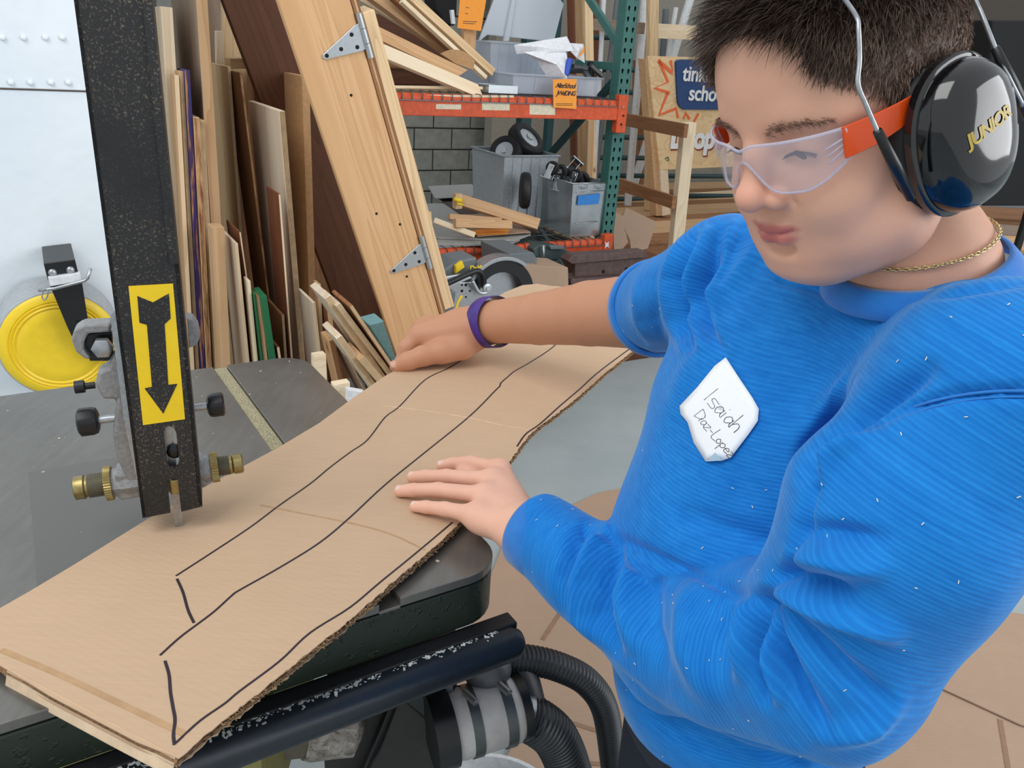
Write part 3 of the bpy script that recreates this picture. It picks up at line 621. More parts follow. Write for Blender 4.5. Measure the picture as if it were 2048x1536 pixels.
# milky tote with tires
tb_ = pbox(None, 1004, 1110, 312, 400, 4.02, .4)
tt = bin_('milky_tote', (tb_[0], tb_[1], 4.02, 4.42, lz, tb_[5]), plain('milky_tub', lin(176, 186, 192), .45), 'milky white tote holding black tires on the lower shelf', ribs=5, taper=.02)
def tire(name, c, ax, r, w_, label, cat='wheel', group=None, mat='rubber'):
    r0 = empty(name, c, label, cat, group); m_ = MB()
    m_.lathe([(-w_/2, r*.62), (-w_/2, r*.9), (-w_*.3, r*.985), (0, r), (w_*.3, r*.985), (w_/2, r*.9), (w_/2, r*.62), (w_*.4, r*.55), (-w_*.4, r*.55)], c, ax, 32); m_.out('tire', M[mat], r0, True, auto=60)
    m_ = MB(); m_.lathe([(-w_*.45, r*.2), (-w_*.4, r*.56), (w_*.4, r*.56), (w_*.45, r*.2), (w_*.55, r*.18), (w_*.55, r*.06)], c, ax, 24); m_.out('hub', M['zinc'], r0, True, auto=40); return r0
GT = 'small black wheels around the bins'
tire('tire_wheel', PR(1052, 282, 4.22), nrm(-YR*.62+ZR*.72+XR*.30), .118, .075, 'black wheel with a chrome hub lying on the milky tote', group=GT)
tire('tire_wheel', PR(1012, 306, 4.2), nrm(-YR*.5+ZR*.5-XR*.75), .100, .075, 'second black wheel lower left in the milky tote', group=GT)
tire('tire_wheel', PR(1050, 381, 3.88), nrm(XR*.93-YR*.42), .100, .05, 'black wheel leaning against the metal box side', group=GT)
# galvanised box
mb_ = empty('metal_box', RM(2.45, 3.85, lz), 'galvanised metal box with blue tape full of chrome casters', 'box')
bx0 = PR(1141, 458, 3.72); bx1 = PR(1200, 455, 3.72); X0, X1 = float(bx0@XR), float(bx1@XR); zt = float(PR(1141, 366, 3.72)[2])
gm = plain('galvanised', lin(190, 196, 198), .28, .8, .1, 12, .1)
m_ = MB(); x0, x1, y0, y1, z0, z1 = X0, X1, 3.72, 4.16, lz+.002, zt
def ring(z, e, o): return [RM(x0-e+o, y0-e*.5+o, z), RM(x1+e-o, y0-e*.5+o, z), RM(x1+e-o, y1+e-o, z), RM(x0-e+o, y1+e-o, z)]
V = ring(z0, 0, 0)+ring(z1, .016, 0)+ring(z1, .016, .004)+ring(z0+.004, 0, .004); Fc = [(0, 3, 2, 1), (12, 13, 14, 15)]
for k in range(3):
    for i in range(4): j = (i+1) % 4; Fc.append((k*4+i, k*4+j, k*4+4+j, k*4+4+i))
m_.add(V, Fc).out('box_body', gm, mb_)
m_ = MB(); m_.tube([p-ZR*.002 for p in ring(z1, .017, 0)], .004, 8, closed=True); m_.out('rolled_rim', gm, mb_, True)
m_ = MB(); slab(m_, [(1157, 392), (1201, 387), (1197, 408), (1155, 411)], 3.702, 3.706); m_.out('blue_label', M['blue_tape'], mb_)
for y, xa, xb_ in ((386, 1153, 1208), (448, 1152, 1196)):
    m_ = MB(); m_.tube([PR(xa, y, 3.706), PR(xb_, y-5, 3.706)], .0022, 6); m_.out('pressed_rib', gm, mb_, True)
for x in (1168, 1200):
    m_ = MB(); m_.tube([PR(x-6, 372, 3.70), PR(x-5, 378, 3.698), PR(x+6, 376, 3.698), PR(x+6, 369, 3.70)], .002, 6); m_.out('wire_catch', M['wire'], mb_, True)
cr = random.Random(11)
for k, (x, y) in enumerate([(1105, 336), (1122, 342), (1140, 340), (1152, 352), (1118, 356), (1166, 356)]):
    c = PR(x, y, 3.86+.03*(k % 3)); r0 = empty('caster', c, ['leftmost chrome caster, highest in the metal box heap', 'chrome caster second from the left in the metal box', 'chrome caster in the middle of the heap in the metal box', 'chrome caster low behind the right rim of the metal box', 'chrome caster lowest at the left wall of the metal box', 'rightmost chrome caster sunk in the metal box corner'][k], 'caster', 'chrome casters in the metal box')
    a = cr.random()*6; ax = nrm(XR*math.cos(a)+ZR*math.sin(a)+YR*-.5)
    m_ = MB(); m_.lathe([(-.015, .036), (0, .039), (.015, .036)], c, ax, 18); m_.out('wheel', M['rubber'], r0, True, auto=40)
    ch = plain('chrome', lin(214, 220, 222), .15, .95) if k == 0 else ch
    up = nrm(np.cross(ax, YR)); m_ = MB()
    for s_ in (-1, 1): m_.box(c+ax*.021*s_+up*.024, (ax, up, np.cross(ax, up)), (.0018, .040, .018))
    m_.box(c+up*.066, (ax, up, np.cross(ax, up)), (.038, .003, .034)); m_.out('fork', ch, r0, bevel=.001, seg=1)
    m_ = MB(); m_.lathe([(-.028, .008), (.028, .008)], c, ax, 8); m_.out('axle', ch, r0)
# small white butterfly clip on bracket
m_ = MB(); slab(m_, [(1209, 482), (1213, 487), (1218, 483), (1217, 490), (1219, 496), (1214, 493), (1210, 497), (1211, 489)], 3.648, 3.65); m_.out('white_clip', M['white'], rk)
# ================================================================ on and under: vise, rail, saw
G5 = None
vs = empty('bench_vise', PR(1100, 535, 3.62), 'grey green bench vise standing under the lower orange beam', 'vise')
vm = plain('vise_paint', lin(74, 92, 92), .5, .2, .1, 80)
def pslab(parent, name, pts, y0, y1, mat, bev=.003): m_ = MB(); slab(m_, pts, y0, y1); return m_.out(name, mat, parent, bevel=bev)
pslab(vs, 'vise_body', [(1066, 498), (1080, 490), (1118, 492), (1140, 503), (1138, 515), (1110, 520), (1085, 522), (1068, 512)], 3.6, 3.72, vm, .006)
pslab(vs, 'vise_base', [(1078, 524), (1120, 522), (1128, 534), (1072, 537)], 3.58, 3.72, vm)
pslab(vs, 'vise_jaw', [(1100, 492), (1128, 492), (1130, 499), (1102, 499)], 3.57, 3.6, M['grey_plastic'])
m_ = MB(); m_.tube([PR(1087, 490, 3.57), PR(1087, 528, 3.57)], .007, 8); m_.out('vise_screw', M['steel'], vs, True)
lb = MB(); rbox(lb, 1.75, 3.3, 3.28, 3.64, .0, .30); tag(lb.out('low_bench', M['dark_wood'], None, bevel=.004), 'low dark bench under the rack carrying the vise and rail', 'bench')
rl = empty('railroad_rail', PR(1220, 545, 3.4), 'rusty length of railroad rail lying on the low bench', 'rail')
rm_ = plain('rusty_steel', lin(104, 84, 80), .6, .3, .2, 40, .15)
pslab(rl, 'rail_head', [(1136, 522), (1146, 511), (1292, 502), (1297, 515), (1144, 528)], 3.38, 3.46, rm_)
pslab(rl, 'rail_web', [(1150, 527), (1290, 516), (1290, 552), (1150, 560)], 3.41, 3.43, rm_)
pslab(rl, 'rail_foot', [(1142, 558), (1294, 550), (1296, 562), (1142, 568)], 3.36, 3.48, rm_)
for x in (1206, 1252):
    m_ = MB(); m_.lathe([(0, .012), (.003, .011)], PR(x, 543 if x < 1230 else 538, 3.412), -YR, 12); m_.out('bolt_hole', M['dark_hole'], rl)
pslab(None, 'grey_case', [(1018, 508), (1066, 505), (1076, 520), (1048, 545), (1020, 548)], 3.3, 3.6, M['grey_plastic']); tag(bpy.data.objects['grey_case'], 'dusty dark grey case under the lower beam left of the vise', 'case')
pslab(None, 'card_box', [(1040, 530), (1136, 535), (1138, 600), (1040, 600)], 3.25, 3.45, M['card_floor'], .002); tag(bpy.data.objects['card_box'], 'brown cardboard box in front of the vise', 'box')
# miter saw (stands on a low stand in front of the rack)
ms = empty('miter_saw', PR(950, 650, 2.8), 'grey and black mitre saw with a big blade and yellow scale', 'saw')
sy = 2.82; bc = PR(990, 588, sy)
m_ = MB(); m_.lathe([(-.0015, .145), (.0015, .145)], bc, -YR, 64); m_.out('blade', M['steel'], ms)
m_ = MB(); arc = [(math.cos(a)*.16, math.sin(a)*.16) for a in np.linspace(-.35, 2.9, 26)]+[(math.cos(a)*.105, math.sin(a)*.105) for a in np.linspace(2.9, -.35, 26)]
m_.prism(arc, 0, .06, lambda x, y, z: bc+XR*x+ZR*y-YR*(z-.01)); m_.out('upper_guard', M['black_plastic'], ms, bevel=.003)
m_ = MB(); arc = [(math.cos(a)*.172, math.sin(a)*.172) for a in np.linspace(.9, 3.0, 20)]+[(math.cos(a)*.158, math.sin(a)*.158) for a in np.linspace(3.0, .9, 20)]
m_.prism(arc, 0, .075, lambda x, y, z: bc+XR*x+ZR*y-YR*(z-.01)); m_.out('guard_rim', M['steel'], ms, bevel=.001)
text_obj('saw_lettering', 'DeW', PR(939, 541, sy-.056)-YR*.003, nrm(XR+ZR*-.02), ZR, .028, M['yellow'], ms, ext=.001, bold=.0012)
pslab(ms, 'motor_housing', [(880, 545), (915, 522), (955, 515), (950, 535), (910, 560), (882, 562)], sy-.02, sy+.12, M['grey_plastic'], .008)
pslab(ms, 'motor_band', [(912, 532), (925, 522), (930, 535), (912, 548)], sy-.04, sy-.02, M['yellow'])
m_ = MB(); m_.tube(smoothpts([PR(x, y, sy-.09) for x, y in [(856, 578), (880, 573), (905, 562), (935, 548), (955, 542), (966, 552), (968, 572), (975, 578)]], 6), [.012]*43, 10); m_.out('handle_arm', M['black_plastic'], ms, True)
m_ = MB(); m_.tube(smoothpts([PR(x, y, sy-.10) for x, y in [(945, 562), (950, 572), (958, 584), (970, 586), (978, 578)]], 5), .008, 8); m_.out('linkage', M['zinc'], ms, True)
m_ = MB(); m_.lathe([(0, .020), (.006, .019), (.008, .010), (.012, .008)], PR(974, 576, sy-.10), -YR, 20); m_.out('pivot_washer', M['zinc'], ms, True, auto=40)
pslab(ms, 'guard_plate', [(862, 590), (900, 566), (948, 564), (968, 592), (960, 612), (930, 625), (880, 640), (866, 625)], sy-.075, sy-.065, M['steel'], .002)
pslab(ms, 'fence_arm', [(850, 560), (930, 548), (945, 556), (905, 572), (870, 592), (852, 590)], sy-.085, sy-.07, M['zinc'], .002)
pslab(ms, 'lower_body', [(862, 600), (890, 580), (912, 584), (905, 640), (870, 660)], sy-.10, sy-.076, M['grey_plastic'], .004)
sc_ = [(math.cos(a)*.085, math.sin(a)*.085) for a in np.linspace(2.3, 3.7, 16)]; si = []
for i, a in enumerate(np.linspace(3.7, 2.3, 33)): r_ = .072 if i % 2 else .078; si.append((math.cos(a)*r_, math.sin(a)*r_))
m_ = MB(); cc = PR(945, 618, sy-.15); m_.prism(sc_+si, 0, .003, lambda x, y, z: cc+XR*x*.9+ZR*y-YR*z); m_.out('angle_scale', M['yellow'], ms)
pslab(ms, 'base', [(850, 630), (1000, 618), (1040, 650), (1040, 690), (850, 700)], sy-.02, sy+.25, M['grey_plastic'], .004)
for k in range(5): m_ = MB(); m_.lathe([(0, .004+.002*(k % 2)), (.001, .004)], PR(924+8*(k % 3), 570+12*(k//2), sy-.076), -YR, 10); m_.out('bolt', M['dark_hole'], ms)
pslab(ms, 'blue_clip', [(848, 560), (858, 556), (862, 572), (852, 576)], sy-.1, sy-.086, M['blue_tape'], .001)
st = MB(); z_ = -0 + float(PR(900, 695, sy)[2]); rbox(st, 1.25, 1.72, sy-.05, sy+.35, z_-.06, z_)
for x in (1.28, 1.45):
    for y in (sy, sy+.3): rbox(st, x-.02, x+.02, y-.02, y+.02, 0, z_-.06)
tag(st.out('saw_stand', M['black_metal'], None, bevel=.002), 'black stand under the mitre saw behind the cardboard', 'stand')
# cardboard scraps right of the upright
G6 = 'torn cardboard scraps by the rack foot'
def scrap(pts, yr, lab, lean=.05):
    A = [PR(x, y, yr)+YR*lean*((500-y)/80) for x, y in pts]; B = [a+YR*.006 for a in A]; n = len(A); m_ = MB()
    m_.add(A+B, [tuple(range(n)), tuple(range(n, 2*n))[::-1]]+[(i, (i+1) % n, n+(i+1) % n, n+i) for i in range(n)])
    return tag(m_.out('cardboard_scrap', M['card_floor']), lab, 'cardboard', G6)
scrap([(1236, 424), (1262, 440), (1252, 452), (1258, 485), (1240, 504), (1228, 498)], 3.95, 'narrow torn cardboard scrap against the teal upright')
scrap([(1262, 418), (1320, 446), (1296, 497), (1262, 505), (1262, 480), (1248, 446)], 4.02, 'large torn cardboard scrap leaning right of the upright')
b = MB(); rbox(b, 3.02, 3.6, 3.85, 4.5, 0, .34); tag(b.out('scrap_box', M['red_wood'], None, bevel=.004), 'reddish brown crate behind the torn cardboard scraps', 'crate')
# wooden frame with two rails in front of the sign
wf = empty('wooden_gate', PR(1370, 520, 4.15), 'wooden frame of a pale post and two brown rails before the sign', 'frame')
pT = PR(1382, 246, 4.2); pB = PR(1352, 530, 4.2); k_ = (pT[2]-.004)/(pT[2]-pB[2]); pB = pT+(pB-pT)*k_
board('post', pB, pT, .088, .06, M['pale_pine'], -YR+XR*-.15, parent=wf)
zr = float(PR(1385, 256, 4.25)[2]); z2 = float(PR(1350, 400, 4.25)[2])
board('rail', PZ(1250, 238, zr), PZ(1376, 262, zr), .085, .03, M['brown_wood'], -YR-XR*.1, parent=wf)
board('rail', PZ(1236, 366, z2), PZ(1352, 405, z2), .085, .03, M['brown_wood'], -YR-XR*.1, parent=wf)
# sign board
sg = empty('sign_board', PR(1330, 430, 5.3), 'plywood sign with painted school name plaque and orange burst', 'sign')
SYR = 5.3
def S_(x, y, dy=0): return PR(x, y, SYR+dy)
o = pslab(sg, 'plywood_face', [(1295, 112), (1520, 118), (1540, 330), (1320, 340)], SYR, SYR+.03, M['plywood'], .002)
pslab(sg, 'side_leg', [(1290, 118), (1297, 118), (1333, 432), (1313, 432)], SYR+.03, SYR+.12, M['tan_wood'], .002)
pslab(sg, 'front_leg', [(1320, 340), (1336, 340), (1341, 428), (1325, 432)], SYR+.0, SYR+.05, M['pale_pine'], .002)
pslab(sg, 'back_leg', [(1480, 330), (1500, 330), (1500, 425), (1484, 425)], SYR+.0, SYR+.05, M['pale_pine'], .002)
M['sign_blue'] = plain('sign_blue', lin(28, 66, 118), .5); M['sign_white'] = plain('sign_white', lin(238, 238, 236), .6)
M['sign_orange'] = plain('sign_orange', lin(240, 110, 54), .6); M['sign_red'] = plain('sign_red', lin(150, 60, 46), .6)
cxs = [(1352, 124), (1356, 120), (1364, 119), (1480, 119), (1520, 122), (1520, 216), (1480, 220), (1368, 219), (1360, 214), (1356, 205), (1354, 170)]
pslab(sg, 'name_plaque', cxs, SYR-.02, SYR, M['sign_blue'], .003)
pd = SYR-.024
text_obj('plaque_lettering', 'tinkering', S_(1364, 161, -.026), XR, ZR, .165, M['sign_white'], sg, ext=.003, spacing=.97, bold=.003)
text_obj('plaque_lettering', 'school', S_(1376, 200, -.026), XR, ZR, .165, M['sign_white'], sg, ext=.003, spacing=.97, bold=.003)
text_obj('painted_shadow', 'Drop', S_(1341, 298, -.004), XR, ZR, .235, M['sign_red'], sg, ext=.0015, spacing=.92, bold=.012)
text_obj('painted_lettering', 'Drop', S_(1339, 295, -.008), XR, ZR, .235, M['sign_white'], sg, ext=.0015, spacing=.92, bold=.011)
def stroke(pts, w, mat, nm, parent=sg, dy=-.002): m_ = ribbon([S_(x, y, dy) for x, y in pts], w, -YR, .002); return m_.out(nm, mat, parent)
stroke([(1316, 121), (1345, 146), (1341, 121)], .03, M['sign_orange'], 'burst_stroke')
stroke([(1318, 122), (1336, 164), (1309, 176), (1339, 186)], .026, M['sign_orange'], 'burst_stroke')
stroke([(1335, 186), (1318, 230), (1352, 217), (1356, 236)], .026, M['sign_orange'], 'burst_stroke')
stroke([(1367, 238), (1371, 226), (1379, 238)], .022, M['sign_orange'], 'burst_stroke')
stroke([(1388, 243), (1397, 227)], .022, M['sign_orange'], 'burst_stroke')
stroke([(1330, 318), (1336, 314), (1338, 320), (1333, 321)], .01, M['green_paint'], 'green_smudge')
# pipe rack behind: teal rungs, pipes, timber rails
pr = empty('pipe_rack', RM(4.2, 6.3, 0), 'dark teal rack of horizontal rungs behind the sign', 'rack')
for y, x0, x1 in ((140, 1165, 1320), (185, 1165, 1320), (275, 1165, 1310), (316, 1165, 1310), (352, 1160, 1560), (398, 1160, 1330), (392, 1340, 1560), (75, 1165, 1240)):
    m_ = MB(); m_.tube([PR(x0, y-1, 6.1), PR(x1, y+(x1-x0)*.003, 6.1)], .022, 10); m_.out('rung', M['teal_dark'], pr, True)
for x in (3.9, 6.6): b = MB(); rbox(b, x-.03, x+.03, 6.13, 6.2, 0, 2.6); b.out('rack_post', M['teal_dark'], pr, bevel=.003)
GP = 'white plastic pipes stood behind the rack'
for a, c, r_, lab, yr in (((1293, -40), (1262, 330), .034, 'thick white pipe just right of the teal upright', 5.9), ((1392, -40), (1342, 125), .040, 'slanting thick white pipe above the sign', 6.4), ((1352, 15), (1334, 122), .022, 'thinner slanting pipe left of the thick one above the sign', 6.15),
                     ((1209, -30), (1202, 100), .02, 'thin white pipe left of the upright at the top', 5.9), ((1234, 0), (1222, 100), .02, 'thin grey pipe hugging the teal upright top', 6.0), ((1332, 18), (1325, 118), .03, 'bluish grey conduit between the two tan studs', 6.5)):
    A = PR(*a, yr); B = PR(*c, yr); B = A+(B-A)*((A[2]-.005)/(A[2]-B[2])); m_ = MB(); m_.tube([B, A], r_, 14); tag(m_.out('pipe', M['white'] if 'grey' not in lab else M['grey_plastic'], None, True, auto=40), lab, 'pipe', GP)
GR = 'rough timbers of the frame behind the sign'
fb('cross_rail', [(1178, 48), (1290, 57)], 5.75, .085, .04, 'grey_wood', 'weathered horizontal rail behind the teal upright', group=GR)
fb('cross_rail', [(1316, 62), (1520, 72)], 5.85, .115, .04, 'pale_pine', 'pale horizontal rail reaching behind the hair', group=GR)
fb('stud', [(1310, -50), (1303, 420)], 5.6, .09, .05, 'pine', 'tan upright stud left of the slanting pipes', group=GR)
fb('low_rail', [(1340, 402), (1520, 388)], 6.2, .11, .04, 'pale_pine', 'pale rail low behind the sign legs', group=GR)
fb('back_stud', [(1190, -40), (1187, 330)], 6.5, .10, .05, 'red_wood', 'dark red upright stud behind the rack brace', group=GR)
fb('back_stud', [(1282, 120), (1276, 420)], 6.5, .12, .05, 'brown_wood', 'brown upright plank behind the teal rungs', group=GR)
fb('leaning_stud', [(1183, 240), (1175, 500)], 4.65, .05, .04, 'tan_wood', 'tan stud hanging below the upper beam end', group=GR)
b = MB(); rbox(b, 3.9, 7.4, 7.2, 7.35, 0, 3.2); tag(b.out('back_panel_wall', plain('grey_drape', lin(150, 146, 134), .8)), kind='structure'); bpy.data.objects['back_panel_wall'].name = 'wall_end'
# behind the head
sp_ = empty('loudspeaker', RM(6.4, 4.6, .33), 'black loudspeaker cabinet far behind the ear cup', 'speaker')
pslab(sp_, 'cabinet', [(1985, 40), (2160, 40), (2130, 412), (1968, 412)], 2.6, 3.0, M['dark_hole'], .01)
pc_ = PR(2062, 405, 2.8); m_ = MB(); m_.tube([pc_*[1, 1, 0]+[0, 0, .02], pc_], .025, 12); m_.out('stand_pole', M['black_metal'], sp_, True, auto=40)
m_ = MB(); m_.lathe([(0, .22), (.015, .22), (.03, .04)], pc_*[1, 1, 0]+[0, 0, .002], ZR, 32); m_.out('stand_base', M['black_metal'], sp_, True, auto=40)
GB = 'long planks lying behind the neck'
for (xa, ya, xb_, yb_, z, w, mat, lab) in ((1900, 452, 2120, 470, .52, .09, 'grey_wood', 'greyish plank behind the neck at the right edge'), (1900, 480, 2120, 490, .47, .08, 'fir', 'reddish orange plank under the greyish one'), (1900, 420, 2120, 432, .56, .1, 'brown_wood', 'brown plank behind the neck, highest of them')):
    A = PZ(xa, ya, z); B = PZ(xb_, yb_, z); board('long_plank', A, B, .16, .03, M[mat], ZR-YR*.6, label=lab, cat='plank', group=GB)
b = MB(); 
for x in (4.4, 6.2): rbox(b, x-.05, x+.05, 2.9, 3.5, 0, .42)
# ================================================================ bandsaw
E1 = np.array([.836, .549, 0]); E2 = np.array([-.549, .836, 0]); TZ = .97
def TM(u, v, z): return E1*u+E2*v+ZR*z
bs = empty('bandsaw', TM(.1, .9, 0), 'large green and black bandsaw with a dull iron table and black blade post', 'bandsaw')
t = NT('iron_table'); v = t.coord(); n1 = t.noise(v, 4, 5, .6); n2 = t.noise(v, 90, 3); sp = t.t.nodes.new('ShaderNodeSeparateXYZ'); t.l(v, sp.inputs[0])
sd = t.coord((30, 4, 1), rot=(0, 0, .58)); n3 = t.noise(sd, 3, 3)
a = t.ramp(t.math('ADD', t.math('MULTIPLY', n1, .7), t.math('MULTIPLY', n3, .3)), [(.34, lin(104, 101, 96)), (.66, lin(126, 124, 119))])
a = t.mix(t.ramp(n2, [(.70, (0, 0, 0, 1)), (.80, (.5, .5, .5, 1))]), a, lin(146, 140, 128)); t.col(a)
t.set(Roughness=.34, Metallic=.55); t.l(t.ramp(n1, [(.3, (.22, .22, .22, 1)), (.7, (.36, .36, .36, 1))]), t.b.inputs['Roughness']); t.bump(n2, .05, .001); M['iron'] = t.m
t = NT('green_casting'); v = t.coord(); n1 = t.noise(v, 90, 2); n2 = t.noise(v, 4, 3)
t.col(t.ramp(n2, [(.3, lin(24, 34, 24)), (.7, lin(38, 50, 36))])); t.set(Roughness=.42); t.bump(t.ramp(n1, [(.60, (0, 0, 0, 1)), (.72, (1, 1, 1, 1))]), .45, .002); M['green_cast'] = t.m
u0, u1, v0, v1 = -.62, .463, .684, 1.474; su0, su1 = .292, .317
def rr(ua, ub, va, vb, r, corners):     # rounded rectangle; corners = set of 'fr','br','bl','fl'
    pts = []
    for nm, cx, cy, a0 in (('fl', ua, va, PI), ('fr', ub, va, -PI/2), ('br', ub, vb, 0), ('bl', ua, vb, PI/2)):
        if nm in corners:
            sx = 1 if 'l' in nm else -1; sy = 1 if 'f' in nm else -1
            for k in range(9): a = a0+PI/2*k/8; pts.append((cx+sx*r+r*math.cos(a), cy+sy*r+r*math.sin(a)))
        else: pts.append((cx, cy))
    return pts
tb = MB()
tb.prism(rr(u0, su0, v0, v1, .05, {'fl', 'bl'}), TZ-.012, TZ, TM); tb.prism(rr(su1, u1, v0, v1, .055, {'fr', 'br'}), TZ-.012, TZ, TM)
tb.prism([(su0-.001, v0), (su1+.001, v0), (su1+.001, v1), (su0-.001, v1)], TZ-.0145, TZ-.010, TM)
tb.out('table_top', M['iron'], bs, bevel=.0012, seg=2)
sk = MB(); sk.prism(rr(u0, u1, v0+.001, v1-.001, .055, {'fl', 'fr', 'br', 'bl'}), TZ-.075, TZ-.0145, TM); sk.out('table_skirt', M['green_cast'], bs, bevel=.003)
dm = NT('sawdust'); v = dm.coord(); n1 = dm.noise(v, 400, 3); dm.col(dm.ramp(n1, [(.35, lin(120, 112, 88)), (.65, lin(190, 182, 148))])); dm.set(Roughness=.95); dm.bump(n1, 1, .002)
du = MB(); du.prism([(su0+.001, v0+.03), (su1-.001, v0+.03), (su1-.001, v1), (su0+.001, v1)], TZ-.010, TZ-.0045, TM); tag(du.out('slot_sawdust', dm.m, bs), kind='stuff')
# table insert outline plate (darker square left of the post)
ip = MB(); q = [PZ(x, y, TZ) for x, y in ((57, 945), (235, 915), (330, 1060), (75, 1180))]; ip.add([p-ZR*.002 for p in q]+[p+ZR*.0006 for p in q], [(3, 2, 1, 0), (4, 5, 6, 7)]+[(i, (i+1) % 4, 4+(i+1) % 4, 4+i) for i in range(4)])
t = NT('insert_iron'); t.col(lin(106, 104, 99)); t.set(Roughness=.27, Metallic=.55); ip.out('table_insert', t.m, bs)
# fence rail under the front edge
rv = v0-.026; rz = TZ-.100
fr_ = MB(); fr_.tube([TM(-.7, rv, rz), TM(.458, rv, rz), TM(.468, rv, rz-.001)], [.0215, .0215, .016], 24); o = fr_.out('fence_rail', plain('rail_paint', lin(30, 38, 46), .38, .1, .08, 120), bs, True, auto=50)
fr_ = MB(); fr_.box(TM(-.13, v0-.006, TZ-.088), (E1, E2, ZR), (.60, .012, .010)); fr_.out('rail_mount', M['black_metal'], bs, bevel=.002)
ds = MB(); jr = random.Random(5)
for k in range(900):
    u = -.5+.94*jr.random()**.8; c = TM(u, rv+.008+jr.gauss(0, .005), rz+.0215); s_ = .0006+.0016*jr.random()**3
    c[2] = rz+math.sqrt(max(0, .0215**2-(float(c@E2)-rv)**2)) if abs(float(c@E2)-rv) < .021 else rz+.010
    a = nrm([jr.gauss(0, 1), jr.gauss(0, 1), .2]); b_ = nrm(np.cross(a, ZR)); ds.box(c, (a, b_, np.cross(a, b_)), (s_*1.6, s_*.8, s_*.3))
tag(ds.out('rail_dust', plain('pale_dust', lin(190, 196, 194), .8), bs), kind='stuff')
ds = MB()
for k in range(130):
    u = u0+.05+(u1-u0-.08)*jr.random(); w = v0+.02+(v1-v0-.04)*jr.random(); c = TM(u, w, TZ+.0004); s_ = .0004+.0013*jr.random()**4
    a = nrm([jr.gauss(0, 1), jr.gauss(0, 1), 0]); ds.box(c, (a, np.cross(ZR, a), ZR), (s_*1.5, s_, .0004))
tag(ds.out('wood_chips', plain('chip', lin(206, 196, 176), .9), bs), kind='stuff')
# ---- blade guard post
PO = P(285, 1035, .955); PXd = nrm([.933, .36, 0]); PN = nrm([.36, -.933, 0]); WP = .0705
def on_post(px, py, off=0):
    v = ray(px, py); t_ = float((PO+PN*off-CAM)@PN/(v@PN)); return CAM+v*t_
def pu(px, py): q = on_post(px, py); return float((q-PO)@PXd), float(q[2])
def PM(u, y, z): return PO*np.array([1, 1, 0])+PXd*u-PN*y+ZR*z       # y = depth behind the face
zb = float(PO[2]); u_r, z_r = pu(405, 1013); WP = u_r
pm_ = NT('post_paint'); v = pm_.coord(); n1 = pm_.noise(v, 9, 4); n2 = pm_.noise(v, 420, 2); 
msk = pm_.math('MULTIPLY', pm_.ramp(n2, [(.56, (0, 0, 0, 1)), (.70, (1, 1, 1, 1))]), pm_.ramp(n1, [(.38, (.05, .05, .05, 1)), (.62, (.75, .75, .75, 1))]))
pm_.col(pm_.mix(msk, pm_.ramp(n1, [(.3, lin(20, 22, 25)), (.7, lin(38, 38, 37))]), lin(140, 126, 104))); pm_.set(Roughness=.5); pm_.bump(n2, .25, .0015)
sl = [pu(332, 862), pu(352, 862), pu(336, 938), pu(354, 936)]; nl, nr = pu(338, 1000)[0], pu(360, 1000)[0]
ua, ub = min(sl[0][0], sl[2][0]), max(sl[1][0], sl[3][0]); zs1, zs0 = sl[0][1]+.006, sl[2][1]; zn = pu(346, 958)[1]
b = MB(); ZT = 1.95; T_ = .004
def pb(x0, x1, z0, z1, y0=0, y1=T_): b.box(PM((x0+x1)/2, (y0+y1)/2, (z0+z1)/2), (PXd, PN, ZR), ((x1-x0)/2, (y1-y0)/2, (z1-z0)/2))
um = (ua+ub)/2; hw = (ub-ua)/2
# face plate as one outline per side of the slots
def half(side):
    if side < 0:
        o_ = [(0, zb-.001), (nl, zb+.002), (nl, zn-.002), (nl+.003, zn), (um, zn), (um, zs0), (um-hw*.7, zs0+.003), (ua, zs0+.009), (ua, zs1-.009), (um-hw*.7, zs1-.003), (um, zs1), (um, ZT), (0, ZT)]
    else:
        o_ = [(WP, z_r), (WP, ZT), (um, ZT), (um, zs1), (um+hw*.7, zs1-.003), (ub, zs1-.009), (ub, zs0+.009), (um+hw*.7, zs0+.003), (um, zs0), (um, zn), (nr-.003, zn), (nr, zn-.002), (nr, z_r-.004)]
    b.prism(o_, 0, T_, lambda x, z, y: PM(x, y, z))
half(-1); half(1)
pb(-.0, .004, zb+.0, ZT, 0, .038); pb(WP-.004, WP, zb+.008, ZT, 0, .038)
pb(WP-.009, WP-.0, 1.32, ZT, -.0035, 0)
post = b.out('blade_post', pm_.m, bs, bevel=.0006, seg=1)
b = MB(); b.prism([(-.006, 1.13), (-.006, 1.262), (-.002, 1.268), (.0, 1.268), (.0, 1.06), (-.001, 1.06)], .004, .006, lambda x, z, y: PM(x, y, z)); b.out('side_shield', M['steel'], bs)
# sticker with arrow
def deck(name, pts, off, th, mat, parent, bev=0):
    A = [on_post(x, y, off) for x, y in pts]; B = [p+PN*th for p in A]; n = len(A); m_ = MB()
    m_.add(A+B, [tuple(range(n)), tuple(range(n, 2*n))[::-1]]+[(i, (i+1) % n, n+(i+1) % n, n+i) for i in range(n)]); return m_.out(name, mat, parent)
st_ = deck('arrow_sticker', [(257, 572), (346, 567), (370, 838), (286, 850)], .0002, .0005, plain('sticker_yellow', lin(250, 212, 26), .4, var=.02), bs)
ap = [(703, 235), (783, 268), (865, 222), (874, 350), (843, 380), (862, 690), (908, 685), (836, 838), (740, 708), (778, 700), (752, 383), (714, 372)]
deck('arrow_print', [(x/2.56, 500+y/2.56) for x, y in ap], .0008, .0003, pm_.m, bs)
